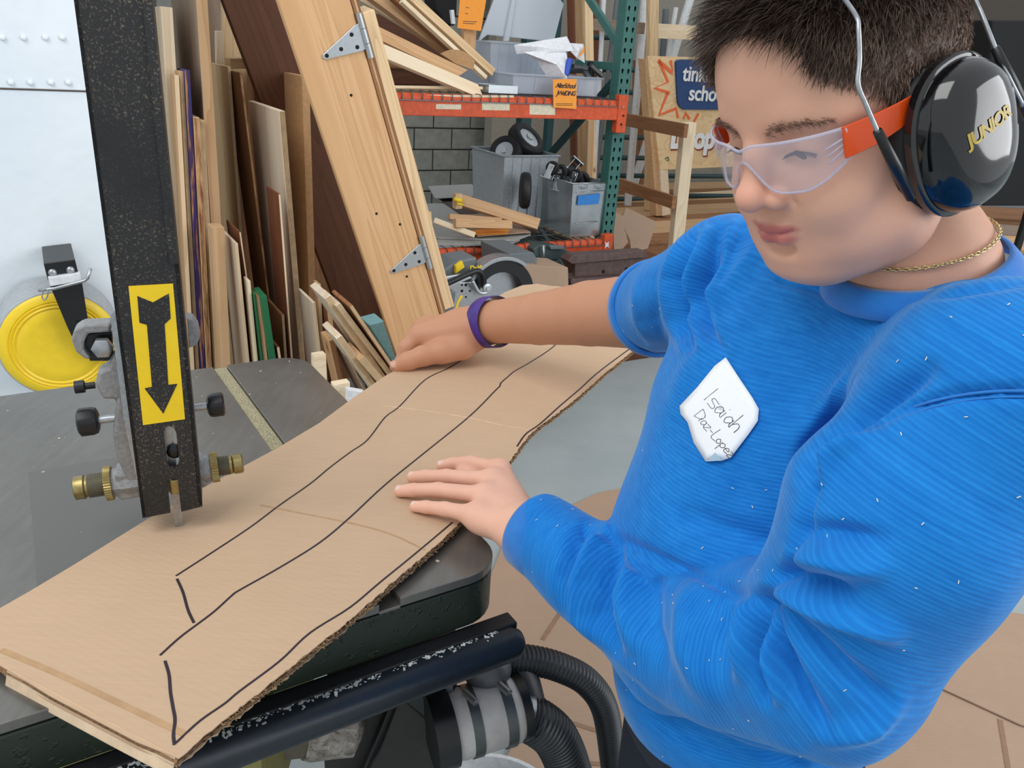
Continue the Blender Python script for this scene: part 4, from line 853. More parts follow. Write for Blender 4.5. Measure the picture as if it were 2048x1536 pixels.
# flecks on the post
# blade with thrust parts
b = MB(); bx_ = (nl+nr)/2; b.box(PM(bx_+.001, .012, 1.14), (PXd, PN, ZR), (.0045, .0004, .155)); b.out('blade', M['steel'], bs)
b = MB(); b.box(PM(bx_+.002, .007, zn-.014), (PXd, PN, ZR), (.006, .003, .010)); b.out('thrust_block', M['brass'], bs, bevel=.002)
b = MB(); b.lathe([(0, .009), (.004, .009), (.006, .006)], PM(um+.002, .012, zs0+.018), PN, 18); b.out('thrust_bearing', M['black_plastic'], bs, True, auto=40)
# guide body behind the post
def frust(name, c0, ax, prof, mat, n=24, smooth=True, parent=bs): m_ = MB(); m_.lathe(prof, c0, ax, n); return m_.out(name, mat, parent, smooth, auto=35)
ga = P(148, 977, .955); gb_ = P(490, 925, 1.02); gx = nrm(gb_-ga); gL = float(np.linalg.norm(gb_-ga))
def gp(f): return ga+gx*gL*f
px2m = gL/346.
def seg(f0, r0, r1=None): return (f0*px2m, r0*px2m)
def thread(x0, x1, r, n):
    o_ = []
    for k in range(n): a = x0+(x1-x0)*k/n; w = (x1-x0)/n; o_ += [(a*px2m, (r-2.2)*px2m), ((a+w*.5)*px2m, r*px2m)]
    return o_
def knurl(mb, f0, f1, r, n=40):
    V = []; 
    for x in (f0, f1):
        for k in range(2*n): rr_ = r if k % 2 else r-1.8; a = PI*k/n; V.append(gp(0)+gx*x*px2m+(g_u*math.cos(a)+g_w*math.sin(a))*rr_*px2m)
    m = 2*n; mb.add(V, [(i, (i+1) % m, m+(i+1) % m, m+i) for i in range(m)]+[tuple(range(m))[::-1], tuple(range(m, 2*m))])
g_u = nrm(np.cross(gx, ZR)); g_w = np.cross(g_u, gx)
frust('guide_cap', ga, gx, [seg(0, 21), seg(2, 25), seg(14, 25), seg(20, 26), seg(23, 22), seg(27, 22)], M['brass'])
frust('guide_thread', ga, gx, thread(27, 62, 26, 9), plain('thread_steel', lin(150, 146, 130), .35, .7))
m_ = MB(); knurl(m_, 60, 74, 37); m_.out('knurled_nut', M['brass'], bs)
frust('guide_body', ga, gx, [seg(74, 31), seg(90, 34), seg(100, 36), seg(135, 36), seg(136, 26)], M['cast'], 8, False)
frust('guide_cap', ga, gx, [seg(342, 18), seg(339, 22), seg(322, 22), seg(318, 18)][::-1], M['brass'])
frust('guide_ring', ga, gx, [seg(311, 19), seg(311, 21), seg(318, 21), seg(318, 19)], M['brass'])
frust('guide_thread', ga, gx, thread(289, 314, 23, 8), bpy.data.materials['thread_steel'])
m_ = MB(); knurl(m_, 274, 289, 34); m_.out('knurled_nut', M['brass'], bs)
frust('guide_body', ga, gx, [seg(235, 30), seg(262, 34), seg(274, 30)], M['cast'], 10, False)
m_ = MB(); m_.box(gp(.5)+g_u*0, (gx, g_u, g_w), (.05, .016, .018)); m_.out('guide_block', M['cast'], bs, bevel=.003)
yb = .055        # depth plane behind post for castings
def casting(name, pts, y0, y1, mat, bev=.003, parent=bs):
    A = [on_post(x, y, -y0) for x, y in pts]; B = [p-PN*(y1-y0) for p in A]; n = len(A); m_ = MB()
    m_.add(A+B, [tuple(range(n)), tuple(range(n, 2*n))[::-1]]+[(i, (i+1) % n, n+(i+1) % n, n+i) for i in range(n)]); return m_.out(name, mat, parent, bevel=bev)
casting('guide_casting', [(230, 700), (262, 700), (275, 830), (290, 955), (262, 985), (232, 915), (225, 870), (232, 800), (205, 800), (190, 770), (195, 745), (215, 735)], .025, .05, M['cast'], .004)
arm = casting('guide_arm', [(222, 648), (165, 650), (148, 660), (142, 680), (152, 705), (172, 720), (182, 718), (168, 700), (168, 685), (176, 668), (222, 665)], .030, .055, M['cast'], .003)
casting('arm_slot', [(172, 668), (224, 664), (226, 720), (180, 720), (164, 700)], .04, .05, M['black_metal'], .002)
casting('guide_arm', [(371, 637), (385, 640), (396, 655), (400, 675), (393, 690), (378, 696), (375, 640)], .030, .055, M['cast'], .003)
hx = on_post(206, 693, -.03); frust('hex_bolt', hx, PN, [(0, .0115), (.008, .0115), (.0095, .009)], M['steel'], 6, False)
def knob(px, py, d, r, ln, sign, nm='knob', shaft=True):
    c = P(px, py, d); a = gx*sign
    if shaft: frust('knob_shaft', c-a*.026, a, [(0, .0045), (.03, .0045)], M['steel'], 12)
    m_ = MB(); V = []; n = 28
    for t_, k_ in ((0, .62), (.002, .9), (ln*.3, 1), (ln*.9, 1), (ln, .8)):
        for k in range(n): rr_ = r*k_*(1-.07*(k % 4 == 0)); an = 2*PI*k/n; V.append(c+a*t_+(g_u*math.cos(an)+g_w*math.sin(an))*rr_)
    m_.add(V, [(j*n+i, j*n+(i+1) % n, (j+1)*n+(i+1) % n, (j+1)*n+i) for j in range(4) for i in range(n)]+[tuple(range(n))[::-1], tuple(range(4*n, 5*n))]); m_.out(nm, M['black_plastic'], bs, True, auto=40)
knob(198, 840, .93, .0165, .022, -1); knob(414, 812, .97, .0145, .020, 1)
frust('set_screw', P(190, 770, .93), -gx, [(0, .004), (.010, .004), (.011, .0075), (.021, .0075)], M['black_metal'], 12)
# ---- underside: trunnion, dust fittings
dk = plain('grimy_casting', lin(52, 48, 46), .5, .3, .1, 60)
b = MB(); b.prism(rr(u0+.2, u1-.05, v0+.10, v1-.08, .03, {'fr', 'br'}), TZ-.12, TZ-.074, TM); b.out('underframe', M['black_metal'], bs)
def vert(name, pts, d, dep, mat, parent=bs, bev=.003, kd=0):
    """plate in a vertical plane facing the camera side at depth d"""
    base = P(pts[0][0], pts[0][1], d); n_ = nrm([.05, -1, .0]);
    def f(x, y): v = ray(x, y); return CAM+v*float((base-CAM)@n_/(v@n_))
    A = [f(x, y) for x, y in pts]; B = [p-n_*dep for p in A]; n = len(A); m_ = MB()
    m_.add(A+B, [tuple(range(n)), tuple(range(n, 2*n))[::-1]]+[(i, (i+1) % n, n+(i+1) % n, n+i) for i in range(n)]); return m_.out(name, mat, parent, bevel=bev)
vert('lower_housing', [(-60, 1500), (300, 1500), (510, 1462), (521, 1466), (527, 1720), (-60, 1720)], .92, .40, plain('olive_paint', lin(142, 136, 78), .45), bev=.006)
vert('trunnion', [(640, 1400), (800, 1350), (905, 1345), (905, 1600), (700, 1640), (650, 1560)], 1.16, .12, dk)
vert('trunnion_web', [(790, 1385), (815, 1375), (820, 1480), (840, 1600), (700, 1600), (735, 1520)], 1.12, .03, M['black_metal'])
vert('stay_plate', [(800, 1395), (905, 1480), (890, 1560), (850, 1640), (690, 1640), (760, 1500)], 1.10, .02, dk)
vert('pivot_ring', [(880, 1330), (902, 1336), (908, 1400), (903, 1455), (885, 1452), (890, 1400)], 1.08, .03, M['grey_plastic'], bev=.002)
vert('round_cheek', [(800+60+55*math.cos(a), 1425+95*math.sin(a)) for a in np.linspace(0, 2*PI, 21)[:-1]], 1.115, .03, M['black_metal'])
def mtube(name, pts, r, mat, parent=bs, n=20, auto=40, cap=True): m_ = MB(); m_.tube(pts, r, n, cap); return m_.out(name, mat, parent, True, auto=auto)
mtube('duct', [P(440, 1470, 1.08), P(640, 1452, 1.14), P(700, 1448, 1.16)], .040, plain('duct_tan', lin(108, 96, 82), .55))
tp = NT('packing_tape'); v = tp.coord(); n1 = tp.noise(v, 45, 4, .7, 1.5); tp.col(tp.ramp(n1, [(.35, lin(120, 108, 96)), (.6, lin(188, 180, 170))])); tp.set(Roughness=.22); tp.bump(n1, 1, .006)
mtube('tape_wrap', [P(604, 1456, 1.13), P(620, 1454, 1.135), P(660, 1450, 1.145), P(700, 1444, 1.155), P(706, 1443, 1.158)], [.0425, .0465, .0455, .0475, .034], tp.m, n=28, auto=60)
# dust port thing
dp = empty('dust_coupling', P(980, 1430, 1.12), 'white rubber pipe coupling with two banded clamps under the saw table', 'coupling')
ca = P(902, 1452, 1.10); cb = P(1032, 1415, 1.13); cx_ = nrm(cb-ca); cL = float(np.linalg.norm(cb-ca)); cr_ = .0475
mtube('coupling_body', [ca, ca+cx_*cL*.12, cb-cx_*cL*.08, cb], [cr_*.96, cr_, cr_*.98, cr_*.9], plain('dirty_white_rubber', lin(206, 202, 198), .5, 0, 0, 14, .14), dp, 36)
for f_, nm in ((.22, 'band_clamp'), (.72, 'band_clamp')):
    c0 = ca+cx_*cL*f_; o = mtube(nm, [c0, c0+cx_*.014], cr_*1.03, plain('clamp_band', lin(92, 96, 96), .35, .6) if f_ < .3 else bpy.data.materials['clamp_band'], dp, 36)
    sc0 = c0+cx_*.006+ZR*cr_*1.05-nrm([0, 1, 0])*.006; mtube('worm_screw', [sc0-E1*.004+E2*.010, sc0-E2*.014], .0055, M['steel'], o, 10)
mtube('collar', [ca-cx_*.03, ca], cr_*1.12, M['black_plastic'], dp, 30)
mtube('collar', [cb, cb+cx_*.012], cr_*.98, M['black_plastic'], dp, 30)
# black wye above it
wy = empty('dust_elbow', P(1010, 1340, 1.14), 'black plastic dust elbow between the two ribbed hoses', 'fitting')
mtube('elbow_body', smoothpts([P(940, 1350, 1.17), P(985, 1338, 1.17), P(1030, 1350, 1.17), P(1048, 1400, 1.16), P(1052, 1440, 1.16)], 6), .030, plain('dust_black', lin(44, 46, 50), .45), wy, 20)
sph = MB(); pr_ = [(-.034*math.cos(a), .034*math.sin(a)+1e-4) for a in np.linspace(0, PI, 14)]; sph.lathe(pr_, P(975, 1338, 1.13), nrm([.3, -.6, .6]), 24); sph.out('elbow_dome', plain('dust_dome', lin(84, 86, 90), .4), wy, True)
def hose(name, ctrl, r, pitch, label, parent=None):
    pts = smoothpts(ctrl, 24); d = [0]
    for a_, b_ in zip(pts[:-1], pts[1:]): d.append(d[-1]+float(np.linalg.norm(b_-a_)))
    L = d[-1]; n = int(L/pitch*6); P_ = []; Rr = []
    for k in range(n+1):
        s_ = L*k/n; i = min(max(np.searchsorted(d, s_)-1, 0), len(pts)-2); f_ = (s_-d[i])/max(d[i+1]-d[i], 1e-9)
        P_.append(pts[i]+(pts[i+1]-pts[i])*f_); Rr.append(r*(1+.075*math.cos(2*PI*s_/pitch)))
    m_ = MB(); m_.tube(P_, Rr, 22); return tag(m_.out(name, plain('hose_black', lin(48, 52, 56), .4) if 'hose_black' not in bpy.data.materials else bpy.data.materials['hose_black'], None, True), label, 'hose')
hose('ribbed_hose', [P(1000, 1318, 1.15), P(1060, 1320, 1.17), P(1120, 1335, 1.19), P(1175, 1365, 1.22), P(1210, 1420, 1.27), P(1225, 1520, 1.36), P(1230, 1600, 1.5)], .0205, .0072, 'upper thinner ribbed black hose curving behind the blue shirt')
hose('ribbed_hose', [P(1038, 1428, 1.14), P(1075, 1445, 1.15), P(1110, 1475, 1.17), P(1135, 1530, 1.20), P(1150, 1600, 1.26), P(1150, 1720, 1.5)], .0315, .0066, 'lower thicker ribbed black hose dropping beside the trouser leg')
hc = empty('hose_clamp', P(1048, 1418, 1.14), 'steel worm clamp on the thick hose end', 'clamp'); a_ = P(1036, 1430, 1.14); b_ = P(1052, 1435, 1.143)
mtube('band', [a_, b_], .0345, M['steel'], hc, 28); mtube('worm_housing', [P(1030, 1405, 1.10), P(1052, 1412, 1.10)], .006, M['steel'], hc, 10)
# white bucket on the floor under the fittings
bc_ = P(975, 1640, 1.45); m_ = MB(); m_.lathe([(-bc_[2]+.005, .12), (-.02, .145), (-.02, .15), (0, .15), (0, .142), (-.03, .14), (-bc_[2]+.01, .115)], bc_, ZR, 48); bkt = m_.out('bucket_body', M['white'], None, True, auto=40)
bkt.name = 'bucket'; tag(bkt, 'white plastic bucket on the floor under the dust fittings', 'bucket')
# white machine base piece behind port
mtube('hose', [], 1, None) if False else None
# ================================================================ the cardboard being cut
CZ = .986
cb_ = empty('cardboard_sheet', PZ(650, 1050, CZ), 'long cardboard sheet with wavy marker lines held on the saw table', 'cardboard')
OL = [(350, 1522), (200, 1446), (14, 1345), (-40, 1300), (-25, 1235), (0, 1216), (60, 1182), (150, 1128), (290, 1041), (420, 968), (560, 893), (640, 845), (700, 800), (770, 752), (800, 735), (860, 690), (930, 632), (985, 600), (1010, 585), (1045, 573), (1075, 571), (1100, 575), (1125, 577), (1200, 600), (1290, 640), (1292, 678), (1275, 693), (1240, 722), (1210, 745), (1160, 790), (1120, 822), (1075, 855), (1062, 866), (1040, 893), (1018, 925), (960, 995), (905, 1060), (850, 1110), (790, 1160), (700, 1240), (600, 1318), (500, 1400), (420, 1462)]
OW = [PZ(x, y, CZ) for x, y in OL]
fu = nrm(PZ(350, 1522, CZ)-PZ(14, 1345, CZ)); fs = np.array([-fu[1], fu[0], 0]); fs = fs if fs[1] > 0 else -fs
OS = [(float(p@fs), float(p@fu)) for p in OW]
smin = min(s for s, u in OS); smax = max(s for s, u in OS)
def span(s):
    xs = []
    for (s0_, a), (s1_, c) in zip(OS, OS[1:]+OS[:1]):
        if (s0_-s)*(s1_-s) < 0 or s0_ == s: xs.append(a+(c-a)*(s-s0_)/(s1_-s0_) if s1_ != s0_ else a)
    return (min(xs), max(xs)) if len(xs) >= 2 else None
def lift(s, u):      # gentle sag and warp of the sheet
    k = max(0, s-1.75); return .030*k+.004*math.sin(s*5)*0
def CW(s, u, z): return fs*s+fu*u+ZR*(z+lift(s, u))
jr = random.Random(9)
def liner(name, z0, z1, mat, step=.004, ragged=.0006, inset=0):
    m_ = MB(); V = []; Fc = []; s = smin+.0006; n = 0
    while s < smax-.0005:
        sp_ = span(s)
        if sp_:
            a, c = sp_[0]+inset, sp_[1]-inset+jr.gauss(0, ragged)
            V += [CW(s, a, z0), CW(s, c, z0), CW(s, c, z1), CW(s, a, z1)]
            if n: k = 4*n; j = k-4; Fc += [(j+3, j+2, k+2, k+3), (j, k, k+1, j+1), (j+1, k+1, k+2, j+2), (j, j+3, k+3, k)]
            n += 1
        s += step
    Fc += [(0, 1, 2, 3), tuple(len(V)-4+k for k in (3, 2, 1, 0))]
    m_.add(V, Fc); return m_.out(name, mat, cb_)
# object-space texture needs flute direction along y: rotate coordinates by parenting is avoided, use a rotated mapping
def card_rot(name, c, vec):
    t = NT(name); v = t.coord(); dp_ = t.t.nodes.new('ShaderNodeVectorMath'); dp_.operation = 'DOT_PRODUCT'; t.l(v, dp_.inputs[0]); dp_.inputs[1].default_value = tuple(vec)
    fl_ = t.math('SINE', t.math('MULTIPLY', dp_.outputs['Value'], 2*PI/.0078)); n1 = t.noise(v, 5, 4, .6); n2 = t.noise(v, 260, 2); ang = math.atan2(fu[1], fu[0])
    st = t.coord((4, 60, 4), rot=(0, 0, -ang)); n3 = t.noise(st, 5, 3)
    a = t.ramp(t.math('ADD', t.math('MULTIPLY', n1, .55), t.math('MULTIPLY', n3, .45)), [(.3, tuple(x*.88 for x in c[:3])+(1,)), (.7, c)])
    a = t.mix(t.ramp(n2, [(.68, (0, 0, 0, 1)), (.8, (.4, .4, .4, 1))]), a, tuple(x*.74 for x in c[:3])+(1,)); t.col(a); t.set(Roughness=.7); t.b.inputs['Specular IOR Level'].default_value = .2
    t.bump(t.math('ADD', t.math('MULTIPLY', fl_, .10), t.math('MULTIPLY', n3, .5)), .35, .0012); return t.m
CARD = card_rot('work_cardboard', lin(200, 170, 140), fs)
liner('top_liner', CZ-.0012, CZ, CARD)
liner('middle_liner', CZ-.0052, CZ-.0044, M['card_edge'], ragged=.0010)
liner('bottom_liner', CZ-.0092, CZ-.0084, M['card'], ragged=.0012)
for (za, zc) in ((CZ-.0044, CZ-.0012), (CZ-.0084, CZ-.0052)):
    m_ = MB(); V = []; Fc = []; n = 0; s = smin+.002
    while s < smax-.002:
        sp_ = span(s)
        if sp_:
            ph = n % 4; z = (za, (za+zc)/2, zc, (za+zc)/2)[ph]; a, c = sp_[0]+.001, sp_[1]-.0012+jr.gauss(0, .0008)
            V += [CW(s, a, z), CW(s, c, z)]
            if n: Fc.append((2*n-2, 2*n-1, 2*n+1, 2*n))
            n += 1
        s += .0078/4
    m_.add(V, Fc); tag(m_.out('fluting', M['card_edge'], cb_), kind='stuff')
def mark(pts, w=.0020, nm='marker_line', mat=None, h=.0005, n=5):
    w = w*(.85 if nm == 'marker_line' else 1); q = smoothpts([PZ(x, y, CZ) for x, y in pts], n); q = [p+ZR*lift(float(p@fs), 0) for p in q]; return ribbon(q, w, ZR, h).out(nm, mat or M['ink'], cb_)
mark([(352, 1152), (420, 1108), (500, 1055), (560, 1010), (620, 968), (660, 935), (700, 905), (735, 880), (770, 835), (800, 812), (850, 760), (900, 735), (940, 710), (985, 682), (1020, 655)], .0026)
mark([(320, 1311), (360, 1275), (400, 1245), (430, 1222), (463, 1192), (480, 1180), (560, 1135), (640, 1085), (700, 1035), (770, 970), (850, 905), (940, 832), (990, 782), (1000, 772), (1002, 766), (1020, 750), (1030, 742), (1060, 725), (1105, 695), (1140, 660)], .0028)
mark([(354, 1158), (366, 1185), (376, 1220), (388, 1246)], .0034)
mark([(330, 1322), (338, 1350), (341, 1385), (346, 1415), (350, 1440), (347, 1470), (349, 1490)], .0034)
mark([(352, 1486), (400, 1442), (450, 1407), (480, 1382), (560, 1322), (620, 1266), (700, 1215), (760, 1165), (830, 1108), (905, 1045)], .0026)
mark([(1034, 893), (1052, 868), (1080, 848), (1120, 812), (1160, 778), (1200, 742), (1270, 690)], .003)
crm = plain('crease', lin(186, 150, 112), .8)
mark([(768, 812), (850, 822), (940, 836), (1000, 850), (1058, 860)], .0035, 'crease', plain('light_crease', lin(216, 186, 150), .8), .0004)
mark([(2, 1300), (120, 1350), (250, 1412), (372, 1470)], .006, 'crease', crm, .0004)  # crease along the near edge, its darker colour painting the fold's shadow
mark([(520, 1010), (620, 1030), (700, 1046), (780, 1068), (850, 1100)], .003, 'crease', crm, .0003)
# pale folded lip on the near short edge
A = [PZ(15, 1337, CZ), PZ(120, 1392, CZ), PZ(230, 1450, CZ), PZ(351, 1512, CZ)]; m_ = MB(); Bq = [a+ZR*-.0185-fs*.006 for a in A]
V = [p+ZR*.0008 for p in A]+Bq+[p-ZR*.0008 for p in A]+[p-ZR*.001 for p in Bq]; n = 4
m_.add(V, [(i, i+1, n+i+1, n+i) for i in range(3)]+[(2*n+i, 3*n+i, 3*n+i+1, 2*n+i+1) for i in range(3)]+[(n+i, n+i+1, 3*n+i+1, 3*n+i) for i in range(3)]); m_.out('folded_lip', plain('pale_card', lin(222, 196, 164), .75), cb_)
# torn fuzz along the cut edge
fz = MB()
for k in range(1500):
    s = smin+.05+(1.2)*jr.random(); sp_ = span(s)
    if not sp_: continue
    c = CW(s, sp_[1]-.001+jr.random()*.0015, CZ-.001-.008*jr.random()); a = nrm(fu+fs*jr.gauss(0, .7)+ZR*jr.gauss(-.2, .4)); b_ = nrm(np.cross(a, ZR)); fz.box(c, (a, b_, np.cross(a, b_)), (.0012+.0018*jr.random(), .0003, .0003))
tag(fz.out('torn_fibre', plain('fibre', lin(168, 134, 96), .9), cb_), kind='stuff')
# ================================================================ cardboard on the floor
GF = 'flattened cardboard boxes on the floor'
def fsheet(pts, z, lab, folds=()):
    o = flat('floor_cardboard', pts, z, .005, 'card_floor', lab, 'cardboard', GF)
    for f_ in folds:
        q = [PZ(x, y, z+.005) for x, y in f_]; ribbon(q, .012, ZR, .0015).out('fold', plain('floor_fold', lin(150, 118, 94), .8) if 'floor_fold' not in bpy.data.materials else bpy.data.materials['floor_fold'], o)
    return o
fsheet([(1010, 1075), (1195, 985), (1330, 960), (1500, 1050), (1400, 1560), (1230, 1520), (900, 1370)], .001, 'largest flattened cardboard under the hoses and shirt', [[(1085, 1280), (1150, 1180)], [(1100, 1170), (1260, 1120)]])
fsheet([(1050, 1400), (1260, 1455), (1300, 1700), (900, 1700), (1020, 1500)], .008, 'cardboard flap beside the trouser leg at the bottom', [[(1100, 1432), (1230, 1474)], [(1100, 1520), (1240, 1532)]])
fsheet([(1640, 1100), (1840, 1190), (2110, 1240), (2200, 1500), (2040, 1448), (1860, 1365), (1640, 1290)], .008, 'flattened cardboard right of the elbow, its edge overlapping', [[(1885, 1368), (1915, 1270)], [(1915, 1270), (1935, 1215)]])
fsheet([(1700, 1330), (1860, 1362), (2040, 1446), (2200, 1490), (2250, 1800), (1650, 1800)], .001, 'cardboard at the lower right corner with a folded seam', [[(2000, 1440), (2020, 1560)]])
# ================================================================ signed distance sculpting
class Field:
    def __init__(s, lo, hi, h):
        s.lo = np.array(lo, float); s.h = h; s.n = np.ceil((np.array(hi, float)-s.lo)/h).astype(int)+1
        s.a = np.full(s.n, .08, np.float32)
    def sub(s, lo, hi, pad):
        i0 = np.maximum(((np.array(lo)-pad-s.lo)/s.h).astype(int), 0); i1 = np.minimum(((np.array(hi)+pad-s.lo)/s.h).astype(int)+2, s.n)
        if np.any(i1 <= i0): return None
        g = [s.lo[k]+s.h*np.arange(i0[k], i1[k]) for k in range(3)]
        return tuple(slice(i0[k], i1[k]) for k in range(3)), np.meshgrid(*g, indexing='ij')
    def op(s, fn, lo, hi, k=.01, mode='u', pad=None):
        r = s.sub(lo, hi, (k*1.6+s.h*3+.004) if pad is None else pad)
        if r is None: return
        sl, (X, Y, Z) = r; d = fn(X, Y, Z).astype(np.float32); a = s.a[sl]
        if mode == 'u': h = np.clip(.5+.5*(a-d)/k, 0, 1); s.a[sl] = a*(1-h)+d*h-k*h*(1-h)
        else: d = -d; h = np.clip(.5-.5*(a-d)/k, 0, 1); s.a[sl] = a*(1-h)+d*h+k*h*(1-h)
    def cap(s, a, b, ra, rb=None, k=.01, mode='u'):
        rb = ra if rb is None else rb; a = np.array(a, float); b = np.array(b, float); m = max(ra, rb)
        def fn(X, Y, Z):
            ab = b-a; L = ab@ab+1e-12; t = np.clip(((X-a[0])*ab[0]+(Y-a[1])*ab[1]+(Z-a[2])*ab[2])/L, 0, 1)
            return np.sqrt((X-a[0]-t*ab[0])**2+(Y-a[1]-t*ab[1])**2+(Z-a[2]-t*ab[2])**2)-(ra+(rb-ra)*t)
        s.op(fn, np.minimum(a, b)-m, np.maximum(a, b)+m, k, mode)
    def chain(s, pts, rs, k=.01, mode='u'):
        for p, q, r0, r1 in zip(pts[:-1], pts[1:], rs[:-1], rs[1:]): s.cap(p, q, r0, r1, k, mode)
    def ell(s, c, r, k=.01, mode='u', ax=None):
        c = np.array(c, float); r = np.array(r, float); A = np.eye(3) if ax is None else np.array(ax, float); m = r.max()
        def fn(X, Y, Z):
            dx, dy, dz = X-c[0], Y-c[1], Z-c[2]; u = [(A[i][0]*dx+A[i][1]*dy+A[i][2]*dz) for i in range(3)]
            k0 = np.sqrt(sum((u[i]/r[i])**2 for i in range(3))); k1 = np.sqrt(sum((u[i]/r[i]**2)**2 for i in range(3)))+1e-9
            return k0*(k0-1)/k1
        s.op(fn, c-m, c+m, k, mode)
    def nets(s):
        a = s.a; S_ = a < 0; nx, ny, nz = a.shape
        # cells with a sign change
        c = np.zeros((nx-1, ny-1, nz-1), np.int8)
        for i in (0, 1):
            for j in (0, 1):
                for k in (0, 1): c += S_[i:nx-1+i, j:ny-1+j, k:nz-1+k]
        act = (c > 0) & (c < 8); idx = np.full(act.shape, -1, np.int64); cells = np.argwhere(act); idx[act] = np.arange(len(cells))
        acc = np.zeros((len(cells), 3)); cnt = np.zeros(len(cells)); I, J, K = cells.T
        corners = [(i, j, k) for i in (0, 1) for j in (0, 1) for k in (0, 1)]
        for c0 in corners:
            for ax in range(3):
                if c0[ax]: continue
                c1 = list(c0); c1[ax] = 1
                v0 = a[I+c0[0], J+c0[1], K+c0[2]]; v1 = a[I+c1[0], J+c1[1], K+c1[2]]; m = (v0 < 0) != (v1 < 0)
                t = np.where(m, v0/(v0-v1+1e-20), 0); p = np.tile(np.array(c0, float), (len(I), 1)); p[:, ax] += t
                acc[m] += p[m]; cnt[m] += 1
        V = s.lo+s.h*(cells+acc/np.maximum(cnt, 1)[:, None]); Fs = []
        for ax in range(3):
            sl0 = [slice(None)]*3; sl1 = [slice(None)]*3; sl0[ax] = slice(0, -1); sl1[ax] = slice(1, None)
            ch = S_[tuple(sl0)] != S_[tuple(sl1)]; e = np.argwhere(ch); u, w = (ax+1) % 3, (ax+2) % 3
            ok = (e[:, u] > 0) & (e[:, w] > 0) & (e[:, u] < s.n[u]-1) & (e[:, w] < s.n[w]-1); e = e[ok]
            inside = S_[tuple(e.T)]
            def cell(du, dw): q = e.copy(); q[:, u] -= du; q[:, w] -= dw; return idx[tuple(q.T)]
            q = np.stack([cell(1, 1), cell(0, 1), cell(0, 0), cell(1, 0)], 1); q[~inside] = q[~inside][:, ::-1]; Fs.append(q)
        Fc = np.concatenate(Fs); Fc = Fc[(Fc >= 0).all(1)]; return V, Fc
def vnormals(V, Fc):
    n = np.cross(V[Fc[:, 2]]-V[Fc[:, 0]], V[Fc[:, 3]]-V[Fc[:, 1]]); N = np.zeros_like(V)
    for k in range(4): np.add.at(N, Fc[:, k], n)
    return N/(np.linalg.norm(N, axis=1)[:, None]+1e-12)
def relax(V, Fc, it=2, w=.5):
    for _ in range(it):
        A = np.zeros_like(V); c = np.zeros(len(V))
        for k in range(4):
            a, b = Fc[:, k], Fc[:, (k+1) % 4]; np.add.at(A, a, V[b]); np.add.at(c, a, 1); np.add.at(A, b, V[a]); np.add.at(c, b, 1)
        V = V+(A/np.maximum(c, 1)[:, None]-V)*w
    return V
def fastmesh(name, V, Fc, mat, parent=None, attrs=None, smooth=True):
    me = bpy.data.meshes.new(name); me.vertices.add(len(V)); me.vertices.foreach_set('co', np.asarray(V, np.float32).ravel())
    k = Fc.shape[1]; me.loops.add(len(Fc)*k); me.loops.foreach_set('vertex_index', Fc.astype(np.int32).ravel()); me.polygons.add(len(Fc)); me.polygons.foreach_set('loop_start', np.arange(0, len(Fc)*k, k, dtype=np.int32))
    try: me.polygons.foreach_set('loop_total', np.full(len(Fc), k, np.int32))
    except Exception: pass
    me.update(calc_edges=True); me.validate()
    for nm, val in (attrs or {}).items():
        at = me.attributes.new(nm, 'FLOAT', 'POINT')
        at.data.foreach_set('value', np.asarray(val, np.float32))
    return link(name, me, mat, parent, smooth)
def proj(V):
    q = V-CAM; d = q@cF; return 1024+FPX*(q@cR)/d, 768-FPX*(q@cU)/d, d
def polydist(px, py, line):
    best = np.full(len(px), 1e9); tt = np.zeros(len(px)); L0 = 0
    pts = np.array(line, float); seg_ = np.linalg.norm(np.diff(pts, axis=0), axis=1); tot = seg_.sum()
    for a, b, sl in zip(pts[:-1], pts[1:], seg_):
        ab = b-a; t = np.clip(((px-a[0])*ab[0]+(py-a[1])*ab[1])/(ab@ab), 0, 1); d = np.hypot(px-a[0]-t*ab[0], py-a[1]-t*ab[1])
        m = d < best; best[m] = d[m]; tt[m] = ((L0+t*sl)/tot)[m]; L0 += sl
    return best, tt
# ================================================================ the boy
HO = np.array([.2370, .6670, 1.5109])+cR*.012+cU*.006; HR = np.array([[-.7966, .4772, -.3712], [-.4709, -.8748, -.114], [-.3791, .084, .9215]])
def H(p): return np.asarray(p, float)@HR.T+HO
def HL(px, py, y):                # point of the head's own frame on the plane y there
    v = HR.T@ray(px, py); o = HR.T@(CAM-HO); return o+v*((y-o[1])/v[1])
boy = empty('person', (.28, .74, 0), 'person in a blue ribbed long sleeve shirt bending over the cardboard', 'person')
